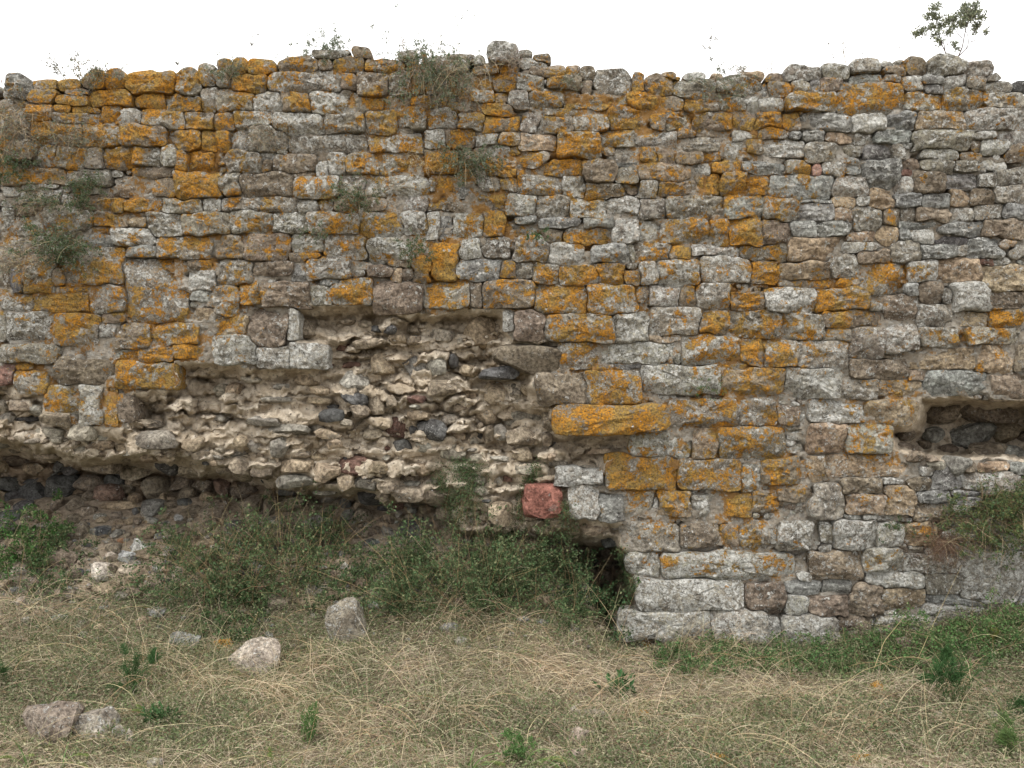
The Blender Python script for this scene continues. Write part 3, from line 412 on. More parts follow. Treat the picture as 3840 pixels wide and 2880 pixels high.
# off-frame parts of the wall carry on in the same rough courses; small pinning stones fill what is left
occ = (best < 7) | notface
def integral(a): return np.pad(np.cumsum(np.cumsum(a.astype(np.int32), 0), 1), ((1, 0), (1, 0)))
def fill(sizes, tries, u_lo, u_hi, v_hi, codes, chip=True):
    global occ
    for (w, h) in sizes:
        I = integral(occ)
        for _ in range(tries):
            ww = w * random.uniform(.8, 1.3); hh_ = h * random.uniform(.8, 1.2)
            cw, ch = int(ww / ST), int(hh_ / ST)
            j = random.randint(max(0, int((u_lo - U0) / ST)), min(RW - cw - 1, int((u_hi - U0) / ST) - cw)); i = random.randint(0, min(RH, int((v_hi - V0) / ST)) - ch - 1)
            if I[i + ch, j + cw] - I[i, j + cw] - I[i + ch, j] + I[i, j]: continue
            if occ[i:i + ch, j:j + cw].any(): continue
            cx, cy = U0 + (j + cw / 2) * ST, V0 + (i + ch / 2) * ST
            o = max(0, min(.9, .75 - cy / 2300 - max(0, (cx - 2900)) / 1600 + random.uniform(-.3, .35)))
            add_rect(cx, cy, ww / 2 - 1, hh_ / 2 - 1, random.choice(codes), o, chip=chip)
            occ[i:i + ch, j:j + cw] = True
            stamp(len(rects) - 1)
SZ = [(180, 95), (140, 75), (110, 62), (90, 50), (60, 36)]
fill(SZ, 2500, -900, -20, 2450, 'gggwbbts', True)
fill(SZ, 2500, 3870, 4740, 2450, 'gggwbbtss', True)
fill([(110, 55), (80, 40), (60, 30), (44, 22), (32, 16), (24, 13), (18, 11)], 9000, -20, 3870, 2480, 'ggwwsbt', True)
gapn = 1.4 + 4.2 * np.clip(fbm(CU / 55, CV / 55, 3, 3, 14) + .35, 0, 1)
own = (best < 5.5 + 3 * vn(CU / 30, CV / 30, 0, 15)) & (second - best > gapn) & ~((notface & (CV < 1400) & (CV > sil(CU) + 30) & False))
labm = np.where(own, lab, -1)

def boxblur(a, r):
    for ax in (0, 1):
        c = np.cumsum(np.concatenate([np.repeat(np.take(a, [0], ax), r, ax), a, np.repeat(np.take(a, [-1], ax), r + 1, ax)], ax), ax)
        n_ = a.shape[ax]; a = (np.take(c, range(2 * r, 2 * r + n_), ax) - np.concatenate([np.zeros_like(np.take(c, [0], ax)), np.take(c, range(0, n_ - 1), ax)], ax)) / (2 * r + 1)
    return a
ORA = np.array([r[5] for r in rects] + [0.0])[lab]
ORW = (lab >= 0).astype(float)
for _ in (0, 1): ORA = boxblur(ORA, 9); ORW = boxblur(ORW, 9)
ORA = ORA / (ORW + .05)
def ora(u, v):
    return ORA[np.clip(((v - V0) / ST).astype(int), 0, RH - 1), np.clip(((u - U0) / ST).astype(int), 0, RW - 1)]
def stone_attr(code, o, cav=False):
    c, p = CODE[code]
    j = random.uniform(.82, 1.18); c = [min(.7, x * j * random.uniform(.975, 1.025)) for x in c]
    if cav: p = .0 if random.random() < .8 else .25
    else: p = min(1, max(0, p + random.uniform(-.15, .15)))
    return np.array([*c, 1.0]), np.array([o, p, random.random(), 1.0])

PROT = {}
def face_stone(i):
    cx, cy, hw, hh, code, o, chip = rects[i]
    w = win(cx, cy, hw, hh, 26); m = labm[w] == i
    if m.sum() < 12: return None
    ii, jj = np.nonzero(m); mu, mv = CU[w][ii, jj].mean(), CV[w][ii, jj].mean()
    big = hw * hh > 1500
    N = 18 if chip and hw * hh < 500 else (30 if not big else 56)
    per = np.linspace(0, 1, N, endpoint=False); L = 4 * (hw + hh); s = per * L
    bx = np.interp(s, [0, 2*hw, 2*hw+2*hh, 4*hw+2*hh, L], [-hw, hw, hw, -hw, -hw]); by = np.interp(s, [0, 2*hw, 2*hw+2*hh, 4*hw+2*hh, L], [-hh, -hh, hh, hh, -hh])
    th = np.arctan2(by, bx); R = np.arange(0, math.hypot(hw, hh) + 26, 1.5)
    pu = mu + np.cos(th)[:, None] * R; pv = mv + np.sin(th)[:, None] * R
    gi = np.clip(((pv - V0) / ST).astype(int), 0, RH - 1); gj = np.clip(((pu - U0) / ST).astype(int), 0, RW - 1)
    ok = labm[gi, gj] == i
    k = np.argmin(ok, axis=1); k = np.where(ok.all(axis=1), len(R) - 1, k); r = np.maximum(R[k], 3.0)
    r = .5 * r + .25 * (np.roll(r, 1) + np.roll(r, -1))
    rings = np.array([.22, .42, .58, .71, .82, .90, .955, .99]) if big else (np.array([.35, .65, .86, .97]) if N > 18 else np.array([.5, .9]))
    U = [np.array([mu])]; Vv = [np.array([mv])]; T = [np.array([0.0])]
    for t in rings:
        U.append(mu + np.cos(th) * r * t); Vv.append(mv + np.sin(th) * r * t); T.append(np.full(N, t))
    U = np.concatenate(U); Vv = np.concatenate(Vv); T = np.concatenate(T)
    X = (U - 1920) / PX; Z = EYE + (1440 - Vv) / PX
    hwm, hhm = hw / PX, hh / PX; mn = min(hwm, hhm)
    B = min(.044, .5 * mn) * random.uniform(.8, 1.15)
    prot = random.gauss(0, .011) if not chip else random.uniform(.0, .03)
    prot -= .03 * fbm(mu / 500, mv / 500, 0, 2, 77)
    prot = PROT.get(i, prot)
    p = random.uniform(3.2, 8.0)
    y = prot + .03 - B * (1 - T ** p) ** (1 / p)
    dx, dz = X - X[0], Z - Z[0]
    for _ in range(random.choice([2, 3, 4])):                    # broken planes
        a = random.uniform(0, 2 * math.pi); nx, nz = math.cos(a), math.sin(a)
        q = (dx * nx / hwm + dz * nz / hhm)
        cut = prot + .03 - B * 1.02 + (q - random.uniform(.2, .75)) * mn * random.uniform(.3, .9)
        y = np.maximum(y, cut)
    y = y + (dx * random.uniform(-.12, .12) + dz * random.uniform(-.12, .1))
    sd = i * 3.7
    amp = .015 if big else .007
    y = y + amp * 1.5 * fbm(X * 11 + sd, Z * 15, sd, 3, 5) * (.35 + .65 * (1 - T ** 3)) + amp * .9 * fbm(X * 42, Z * 52 + sd, sd, 2, 6)
    if code in 's' or (code in 'tbg' and i % 4 == 0):            # bedding planes
        y = y + .011 * fbm(X * 7, Z * 75, sd, 3, 8) * (1 - T ** 4)
    # sides running back into the bed
    e = slice(len(U) - N, len(U)); V = np.c_[X, y, Z]
    s1 = np.c_[X[0] + (X[e] - X[0]) * 1.012, y[e] + .035, Z[0] + (Z[e] - Z[0]) * 1.012]
    s2 = np.c_[X[0] + (X[e] - X[0]) * .93, y[e] + .16, Z[0] + (Z[e] - Z[0]) * .93]
    V = np.concatenate([V, s1, s2]); nr = len(rings) + 2
    a = np.arange(N); b = (a + 1) % N
    F3 = np.c_[np.zeros(N, int), 1 + a, 1 + b]
    F4 = np.concatenate([np.c_[1 + k * N + a, 1 + (k + 1) * N + a, 1 + (k + 1) * N + b, 1 + k * N + b] for k in range(nr - 1)])
    last = (1 + (nr - 1) * N + a)[::1][None]
    return V, [F3, F4, last[:, ::-1].copy()], big

wall = bpy.data.objects.new('ruined_stone_wall', None); C.objects.link(wall)
wall.location = (0, 0.3, 0); bpy.context.view_layer.update()
wall['label'] = 'long ruined rubble stone wall covered in orange and pale lichen, its facing fallen away on the lower left'
wall['category'] = 'wall'
WO = np.array([0, .3, 0])

def find(u, v):
    k = min(range(N_MAIN), key=lambda q: max(abs(rects[q][0] - u) / rects[q][2], abs(rects[q][1] - v) / rects[q][3])); return k
PROT[find(2290, 1560)] = -.10; rects[find(2290, 1560)][5] = .6; PROT[find(1900, 260 - 60)] = -.02
for uu, vv in ((2400, 2340), (2770, 2350)): PROT[find(uu, vv)] = -.05
built = []
for i in range(len(rects)):
    r = face_stone(i)
    if r: built.append((rects[i][2] * rects[i][3] * (0 if (rects[i][6] or not -60 < rects[i][0] < 3900) else 1), i, r))
built.sort(key=lambda t: -t[0])
small = Acc(); nobj = 0
for n, (a, i, (V, F, big)) in enumerate(built):
    ca, la = stone_attr(rects[i][4], rects[i][5])
    la = np.tile(la, (len(V), 1)); la[:, 0] = .24 * la[:, 0] + .76 * ora(V[:, 0] * PX + 1920, 1440 - (V[:, 2] - EYE) * PX)
    if n < 300 and a > 0:
        o = mesh_obj('facing_stone', V - WO, F, M_ST, wall, {'col': ca, 'lic': la}, sharp=38)
        nobj += 1
    else: small.add(V, [f for f in F[:2]], {'col': ca, 'lic': la})
small.build('small_facing_stones', M_ST, wall, kind='stuff', sharp=38, off=WO)
print('facing', nobj, 'rects', len(rects), 'main', N_MAIN)

# ------------------------------------------------------------------ core of the wall: mortar body with the broken hollows
nu = 770; 
cu = np.concatenate([np.arange(-900, -60, 16), np.arange(-60, 3901, 5.2), np.arange(3916, 4741, 16)])
cv = np.arange(0, 1, 1 / 432.0)
CUU, TT = np.meshgrid(cu, cv)
top = sil(CUU) + 22 + 10 * vn(CUU / 40, 0, 0, 3)
CVV = top + (2560 - top) * TT
dep, iscav = core_depth(CUU, CVV)
topr = ss(60, 0, CVV - top)
dep = dep + .10 * topr ** 2
k = (D + dep) / D
jx = np.where(iscav, .016, .003) ; 
CX = (CUU - 1920) / PX * np.where(iscav, k, 1) + jx * fbm(CUU / 22, CVV / 22, dep * 9, 2, 41)
CZ = EYE + (1440 - CVV) / PX * np.where(iscav, k, 1) + jx * 1.3 * fbm(CUU / 22, CVV / 22, dep * 9, 2, 42)
V = np.c_[CX.ravel(), dep.ravel(), CZ.ravel()]
hh, wwn = CUU.shape
F = grid_faces(hh, wwn)[:, ::-1]
# top and back sheets close the body
n0 = len(V)
bk = [np.c_[CX[0], np.full(wwn, yy), CZ[0] + zz + .03 * vn(CX[0] * 5, yy, 0, 6)] for yy, zz in ((.45, .04), (.85, .02), (1.15, -.06))] + [np.c_[CX[0], np.full(wwn, 1.2), np.full(wwn, -.4)]]
V = np.concatenate([V] + bk)
idx = [np.arange(wwn)] + [n0 + q * wwn + np.arange(wwn) for q in range(4)]
for a, b in zip(idx[:-1], idx[1:]): F = np.concatenate([F, np.c_[a[:-1], a[1:], b[1:], b[:-1]]])
ccol = np.tile([.76, .68, .56, 1.0], (len(V), 1)); clic = np.tile([0, 0, 0, 1.0], (len(V), 1))
fl = (~iscav).ravel(); u_, v_ = CUU.ravel(), CVV.ravel()
oa = np.clip(ora(u_, v_) * 1.0, 0, .9)
ccol[:len(u_)][fl] = [.42, .39, .34, 1]; clic[:len(u_), 0] = np.where(fl, oa, 0); clic[:len(u_), 1] = np.where(fl, .8, 0)
ecav = np.where(iscav, ss(230, 0, edge_dist(CAVL, CUU, CVV)), 0).ravel()
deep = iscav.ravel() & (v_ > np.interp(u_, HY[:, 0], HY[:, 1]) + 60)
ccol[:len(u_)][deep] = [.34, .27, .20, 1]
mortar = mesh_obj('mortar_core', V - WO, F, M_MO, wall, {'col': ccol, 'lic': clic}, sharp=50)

# rubble in the hollows
def ico(sub):
    import bmesh
    bm = bmesh.new(); bmesh.ops.create_icosphere(bm, subdivisions=sub, radius=1)
    v = np.array([x.co[:] for x in bm.verts]); f = np.array([[q.index for q in p.verts] for p in bm.faces]); bm.free(); return v, f
ICO = {2: ico(2), 3: ico(3)}
def rotm(ax, ay, az):
    cx, sx, cy, sy, cz, sz = math.cos(ax), math.sin(ax), math.cos(ay), math.sin(ay), math.cos(az), math.sin(az)
    return np.array([[cz, -sz, 0], [sz, cz, 0], [0, 0, 1]]) @ np.array([[cy, 0, sy], [0, 1, 0], [-sy, 0, cy]]) @ np.array([[1, 0, 0], [0, cx, -sx], [0, sx, cx]])
def rock(w, d, h, sub=2, tilt=(0, 0, 0), cuts=9, rough=.06, boxy=.55):
    v, f = ICO[sub]; v = v.copy()
    m = np.abs(v).max(axis=1, keepdims=True); v = v * (1 - boxy) + v / m * boxy * .86
    for _ in range(cuts):
        n = RNG.normal(size=3); n /= np.linalg.norm(n); o = random.uniform(.58, .86); q = v @ n - o
        v = np.where(q[:, None] > 0, v - n * q[:, None] * .93, v)
    s = random.random() * 99
    v = v * (1 + rough * fbm(v[:, 0] * 2.2 + s, v[:, 1] * 2.2, v[:, 2] * 2.2, 3, 4)[:, None] * 1.6)
    ex = v.max(0) - v.min(0); v = v / ex * np.array([w, d, h])
    return v @ rotm(*tilt).T, f
cavs = []
for (ox, oy), s in CAV.items():
    for r in s.split(';'):
        a = r.split(); x0, x1, y0, y1 = [float(q) * K for q in a[:4]]
        cavs.append((ox + (x0 + x1) / 2, oy + (y0 + y1) / 2, x1 - x0, y1 - y0, a[4], 0))
occc = ~(inside(CAVL, CU, CV) | inside(CAVR, CU, CV))
ground_cut = np.interp(CU[0], [0, 600, 1000, 1400, 2250, 2400], [2000, 2010, 2060, 2080, 2150, 2300])
for c in cavs:
    occc[win(c[0], c[1], c[2] / 2 - 6, c[3] / 2 - 6, 0)] = True
nmain_c = len(cavs)
for (w, h) in [(95, 60), (75, 48), (60, 40), (48, 32), (36, 24), (26, 18)]:
    for _ in range(7000):
        cw, ch = int(w * random.uniform(.8, 1.4) / ST), int(h * random.uniform(.8, 1.2) / ST)
        j = random.randint(0, RW - cw - 1); i = random.randint(380, RH - ch - 1)
        if U0 + j * ST > 4100: continue
        cu_, cv_ = U0 + (j + cw / 2) * ST, V0 + (i + ch / 2) * ST
        lim = np.interp(cu_, HY[:, 0], HY[:, 1])
        if cv_ > 2330: continue
        if cv_ > 2010 and cu_ < 1500 and random.random() < .5: continue
        if cv_ < lim - 60 and cu_ < 2500 and True: continue   # mostly plain mortar above the hollow
        if cu_ > 3000 and not (3440 < cu_ < 3900 and 1570 < cv_ < 1690): continue
        if occc[i:i + ch, j:j + cw].any(): continue
        occc[i:i + ch, j:j + cw] = True
        cavs.append((cu_, cv_, cw * ST, ch * ST, random.choice('bbbtbtsbkb' if cv_ > lim else 'btwsbt'), 1))
cavs.sort(key=lambda c: -c[2] * c[3] * (1 if -50 < c[0] < 3900 else .01))
rub = Acc(); nr_ = 0
rdone = set()
for c in cavs:
    u, v, w, h, code, auto = c
    dd, _ = core_depth(np.array([u]), np.array([v])); dd = float(dd[0])
    hollow = ss(0, 120, v - np.interp(u, HY[:, 0], HY[:, 1])) if u < 2500 else 1.0
    kk = (D + dd) / D; wm, hm = w / PX * kk * 1.08, h / PX * kk * 1.08
    dm = min(wm, hm) * random.uniform(.9, 1.5) + .03
    a2 = random.gauss(0, .16) if auto else random.gauss(0, .07)
    if code == 'k' and abs(u - 1630) < 30 and abs(v - 1620) < 25: a2 = .45
    isred = code == 'r' and 1960 < u < 2100 and v > 1800
    V, F = rock(wm * (1.1 if isred else 1), dm, hm * (1.1 if isred else 1), 3 if w * h > 3600 else 2, (random.gauss(0, .15), 0 if isred else a2, random.gauss(0, .2)), cuts=0 if isred else random.choice([6, 9, 12]), boxy=.85 if isred else (.45 if hollow > .5 else .65))
    X, Z = (u - 1920) / PX * kk, EYE + (1440 - v) / PX * kk
    yy = dd + (-.1 if hollow > .5 else (.20 if auto else .02)) * dm
    hx, hy_, hz = hit(u, v + h * .4)
    if hy_ < yy - .01 and u < 2290:                       # this one has tumbled onto the earth slope
        if hy_ < -.12: continue
        k3 = (D + hy_) / (D + dd); V = V * k3; X, yy, Z = hx, hy_ + dm * .3, hz + hm * k3 * .33
    V = V + np.array([X, yy, Z])
    ca, la = stone_attr(code, 0, True)
    if code != 'k': ca[:3] = ca[:3] * .66 + np.array([.46, .40, .31]) * ((0 if code == 'r' else .34 if w * h < 9000 else .12) if hollow < .5 else .14)
    if code == 'r' and 1960 < u < 2100 and v > 1800: ca = np.array([.33, .15, .12, 1]); 
    if nr_ < 300:
        o = mesh_obj('core_stone', V - WO, F, M_ST, wall, {'col': ca, 'lic': la}, sharp=26)
        if code == 'r' and 1960 < u < 2100 and v > 1800: o['label'] = 'large smooth brick-red block'
        nr_ += 1
    else: rub.add(V, F, {'col': ca, 'lic': la})
rub.build('small_core_rubble', M_ST, wall, kind='stuff', sharp=26, off=WO)
print('core stones', nr_, len(cavs))

# ------------------------------------------------------------------ loose stones on the ground
def add_thing(o, label, cat, group=None):
    o['label'] = label; o['category'] = cat
    if group: o['group'] = group
def ground_rock(name, label, u, v, w, h, code, o=0.0, col=None, pale=None, tilt=0.0, sub=3, depth=None, rise=.25):
    X, Y, Z = hit(u, v + h * .42); kk = (D + Y) / D
    wm, hm = w / PX * kk, h / PX * kk
    dm = depth or min(wm, hm * 1.3) * .9
    V, F = rock(wm, dm, hm * 1.25, sub, (random.gauss(0, .12), tilt, random.gauss(0, .3)), cuts=14, rough=.16, boxy=.35)
    ca, la = stone_attr(code, o, True)
    if col: ca = np.array([*[q * .86 for q in col], 1.0])
    la[1] = CODE[code][1] * .8 if pale is None else pale
    ob = mesh_obj(name, V, F, M_ST, None, {'col': ca, 'lic': la}, sharp=28)
    ob.location = (X, Y + dm * .3, Z + hm * .24)
    add_thing(ob, label, 'rock'); return ob
GRK = [
 ('boulder', 'large pinkish white boulder lying in dry grass left of centre', 955, 2460, 185, 130, 'w', 0, (.50, .44, .38), .35),
 ('boulder', 'brown grey pointed boulder in the grass, upright between the dry tufts', 1290, 2340, 150, 190, 'b', 0, (.30, .27, .22), .5),
 ('flat_rock', 'blue grey flat slab half hidden in grass beside the pinkish boulder', 695, 2398, 120, 58, 's', 0, None, .1),
 ('loose_stone', 'small stone tipped with bright orange lichen beside the blue grey slab', 835, 2420, 76, 48, 'b', .95, None, .2),
 ('loose_stone', 'white angular stone at the top of the pale heap under the hollow', 515, 2055, 80, 66, 'w', 0, (.60, .60, .58), 0),
 ('loose_stone', 'bluish white block in front of the white angular stone', 475, 2092, 72, 52, 'w', 0, (.52, .54, .55), 0),
 ('loose_stone', 'chalky white lump low on the left slope under the hollow', 370, 2140, 80, 62, 'w', 0, (.62, .56, .50), 0),
 ('loose_stone', 'cream stone just right of the chalky white lump', 470, 2140, 62, 46, 'w', 0, (.50, .43, .35), 0),
 ('loose_stone', 'crusty white stone left of the bluish white block', 410, 2085, 60, 40, 'w', 0, (.55, .48, .42), 0),
 ('loose_stone', 'small pinkish white block standing among dead stems left of centre', 662, 2152, 58, 66, 'w', 0, (.58, .49, .43), 0),
 ('loose_stone', 'white stone cut by the left edge of the picture', 25, 2158, 100, 66, 'w', 0, (.55, .48, .42), 0),
 ('flat_rock', 'dark slate lying beside the chalky white lump', 285, 2148, 66, 38, 's', 0, (.10, .10, .11), 0),
 ('pebble', 'dark grey oval pebble resting on bare earth under the hollow', 372, 1993, 82, 38, 's', 0, (.13, .14, .15), 0),
 ('pebble', 'bluish pebble above the dark oval pebble on the earth', 315, 1970, 44, 24, 's', 0, (.24, .25, .26), 0),
 ('pebble', 'small orange brown pebble at the edge of the left green bushes', 455, 2028, 46, 22, 'r', 0, (.30, .17, .10), 0),
 ('flat_rock', 'dark slate on pale earth below the middle of the hollow', 1395, 2036, 66, 30, 's', 0, (.12, .13, .13), 0),
 ('loose_stone', 'white chip in the pale earth under the middle of the hollow', 1290, 2128, 36, 40, 'w', 0, (.6, .58, .54), 0),
 ('boulder', 'wide brown grey slab sunk in grass at the lower left', 165, 2725, 225, 165, 'b', .05, (.30, .25, .21), .3),
 ('boulder', 'pale blocky stone right of the wide brown slab at the lower left', 335, 2725, 165, 130, 'w', 0, (.42, .38, .33), .5),
 ('loose_stone', 'small pale upright stone right of the pale blocky stone', 440, 2748, 46, 66, 'w', 0, (.42, .38, .33), .5),
 ('loose_stone', 'leaning pale splinter of stone at the lower left', 482, 2770, 36, 90, 'w', 0, (.42, .38, .33), .5),
 ('loose_stone', 'small white and dark stone below the wide brown slab', 228, 2790, 56, 38, 'w', 0, None, .4),
 ('loose_stone', 'pale stone at the bottom edge left of centre', 580, 2862, 60, 44, 'w', 0, None, .3),
 ('loose_stone', 'tiny pale stone above the wide brown slab', 82, 2690, 40, 24, 'w', 0, None, .3),
 ('boulder', 'rounded pinkish stone low in the grass right of centre', 2170, 2762, 84, 66, 'w', 0, (.44, .36, .31), .2),
 ('loose_stone', 'second pinkish stone just below the rounded pinkish one', 2165, 2830, 86, 46, 'w', 0, (.44, .36, .31), .2),
 ('flat_rock', 'flat pale stone in the dry grass right of centre', 2230, 2684, 130, 38, 'w', .2, (.46, .40, .36), .4),
 ('loose_stone', 'white crumbly stone left of the flat pale stone', 2155, 2670, 46, 40, 'w', 0, (.5, .46, .42), .3),
 ('loose_stone', 'peach coloured stone at the bottom right of centre', 2412, 2838, 52, 40, 't', 0, (.46, .33, .22), .1),
 ('loose_stone', 'peach stone right of the other near the bottom edge', 2520, 2856, 50, 50, 't', 0, (.44, .31, .22), .1),
 ('loose_stone', 'orange lichened stone at the bottom, furthest right of the peach ones', 2700, 2850, 76, 36, 'b', .9, None, .3),
 ('loose_stone', 'orange lichened stone in green plants below the right wall foot', 3292, 2578, 58, 40, 'b', .9, (.4, .3, .2), .2),
 ('loose_stone', 'white stone with an orange spot in dry grass at the right', 3222, 2706, 56, 34, 'w', .5, (.5, .45, .4), .4),
 ('loose_stone', 'orange crusted stone near the bottom right', 3235, 2842, 84, 30, 'b', .95, (.42, .3, .2), .2),
 ('loose_stone', 'pale grey stone in the grass near the right edge', 3745, 2688, 60, 44, 'w', 0, (.42, .38, .34), .3),
 ('loose_stone', 'small pale stone left of the pale grey one near the right edge', 3530, 2682, 50, 22, 'w', 0, None, .3),
 ('loose_stone', 'small pinkish stone above the pale grey one near the right edge', 3710, 2600, 46, 32, 'w', 0, (.46, .38, .34), .2),
 ('loose_stone', 'small pale stone leaning at the wall foot corner', 2248, 2358, 34, 34, 'w', 0, (.44, .38, .32), .2),
 ('loose_stone', 'brown pink stone poking through plants at the right wall foot', 3400, 2420, 84, 54, 'b', 0, (.30, .23, .19), .2),
 ('loose_stone', 'pinkish stone covered by dry straw in the middle', 1740, 2262, 66, 60, 'w', 0, (.42, .33, .27), .1),
 ('loose_stone', 'orange stone at the right of the dry grass', 2420, 2680, 46, 34, 't', .7, None, .1),
 ('loose_stone', 'pale stone half buried in the upper left grass', 70, 2265, 110, 50, 'w', 0, (.42, .36, .31), .3),
]
for g in GRK: ground_rock(g[0], g[1], g[2], g[3], g[4], g[5], g[6], g[7], g[8], g[9])
# stone rubble and gravel of the slope, too much to count
grv = Acc()
for _ in range(2600):
    X = random.uniform(-4.2, .5); Y = random.uniform(-.45, .55)
    if random.random() > mound_w(X) * (.3 + .7 * (Y + .45)): continue
    s = random.uniform(.006, .03) if random.random() < .85 else random.uniform(.03, .08)
    V, F = rock(s * random.uniform(1, 1.6), s, s * .7, 2, (0, 0, random.uniform(0, 3)), cuts=5)
    ca, la = stone_attr(random.choice('wwtbs'), 0, True)
    grv.add(V + np.array([X, Y, float(terrain(X, Y)) + s * .15]), F, {'col': ca, 'lic': la})
o = grv.build('gravel', M_ST, None, kind='stuff', smooth=False)
add_thing(o, 'pale crumbled stone and mortar grit on the bare earth slope', 'gravel')

# ------------------------------------------------------------------ plants
def ribbons(P, wdt, col, acc, taper=True):
    """P (n,k,3) paths -> flat blades"""
    n, k, _ = P.shape
    T = np.gradient(P, axis=1); T /= np.linalg.norm(T, axis=2, keepdims=True) + 1e-9
    r = RNG.normal(size=(n, 1, 3)); S = np.cross(T, r); S /= np.linalg.norm(S, axis=2, keepdims=True) + 1e-9
    w = np.asarray(wdt).reshape(-1, 1, 1) * (np.linspace(1, .25, k)[None, :, None] if taper else 1)
    L = P - S * w / 2; R_ = P + S * w / 2
    V = np.stack([L, R_], 2).reshape(-1, 3)
    a = (np.arange(n)[:, None] * 2 * k + np.arange(k - 1)[None] * 2).ravel()
    acc.add(V, np.c_[a, a + 1, a + 3, a + 2], {'col': np.repeat(np.c_[col, np.ones(n)], 2 * k, axis=0)})
def tubes(P, rad, col, acc):
    n, k, _ = P.shape
    T = np.gradient(P, axis=1); T /= np.linalg.norm(T, axis=2, keepdims=True) + 1e-9
    r = RNG.normal(size=(n, 1, 3)); A = np.cross(T, r); A /= np.linalg.norm(A, axis=2, keepdims=True) + 1e-9; B = np.cross(T, A)
    w = np.asarray(rad).reshape(-1, 1, 1) * np.linspace(1, .35, k)[None, :, None]
    ring = [P + (A * math.cos(q) + B * math.sin(q)) * w for q in (0, 2.094, 4.189)]
    V = np.stack(ring, 2).reshape(-1, 3)
    a = (np.arange(n)[:, None] * 3 * k + np.arange(k - 1)[None] * 3).ravel()
    F = np.concatenate([np.c_[a + i, a + (i + 1) % 3, a + 3 + (i + 1) % 3, a + 3 + i] for i in range(3)])
    acc.add(V, F, {'col': np.repeat(np.c_[col, np.ones(n)], 3 * k, axis=0)})
def leaves(P, dirs, L, wr, col, acc):
    n = len(P); d = dirs / (np.linalg.norm(dirs, axis=1, keepdims=True) + 1e-9)
    s = np.cross(d, RNG.normal(size=(n, 3))); s /= np.linalg.norm(s, axis=1, keepdims=True) + 1e-9
    nn = np.cross(d, s); L = np.asarray(L).reshape(-1, 1); w = L * wr
    a = P; b = P + d * L * .45 + s * w / 2 + nn * L * .08; c = P + d * L; e = P + d * L * .45 - s * w / 2 + nn * L * .08
    V = np.stack([a, b, c, e], 1).reshape(-1, 3); i = np.arange(n) * 4
    acc.add(V, np.concatenate([np.c_[i, i + 1, i + 2], np.c_[i, i + 2, i + 3]]), {'col': np.repeat(np.c_[col, np.ones(n)], 4, axis=0)})
def cvar(c, n, j=.25, alt=None, pa=0.0):
    c = np.tile(np.asarray(c, float), (n, 1)) * (1 + RNG.uniform(-j, j, (n, 1))) * (1 + RNG.uniform(-.07, .07, (n, 3)))
    if alt is not None:
        m = RNG.random(n) < pa; c[m] = np.asarray(alt) * (1 + RNG.uniform(-j, j, (m.sum(), 1)))
    return np.clip(c, 0, .8)

def paths(base, direc, length, k=7, droop=.5, wig=.12, floor=False):
    n = len(base); P = np.zeros((n, k, 3)); P[:, 0] = base; d = direc / (np.linalg.norm(direc, axis=1, keepdims=True) + 1e-9)
    st = np.asarray(length).reshape(-1, 1) / (k - 1)
    for q in range(1, k):
        d = d + RNG.normal(size=(n, 3)) * wig; d[:, 2] -= droop / (k - 1) * (1 if np.isscalar(droop) else 1)
        d /= np.linalg.norm(d, axis=1, keepdims=True) + 1e-9
        P[:, q] = P[:, q - 1] + d * st
        if floor:
            g = terrain(P[:, q, 0], P[:, q, 1]) + .006; m = P[:, q, 2] < g; P[m, q, 2] = g[m]; d[m, 2] = np.abs(d[m, 2]) * .2
    return P
def on_paths(P, m, lo=.15, hi=1.0):
    n, k, _ = P.shape; i = RNG.integers(0, n, m); t = RNG.uniform(lo, hi, m) * (k - 1); a = np.minimum(t.astype(int), k - 2); f = (t - a)[:, None]
    return P[i, a] * (1 - f) + P[i, a + 1] * f, P[i, a + 1] - P[i, a], i

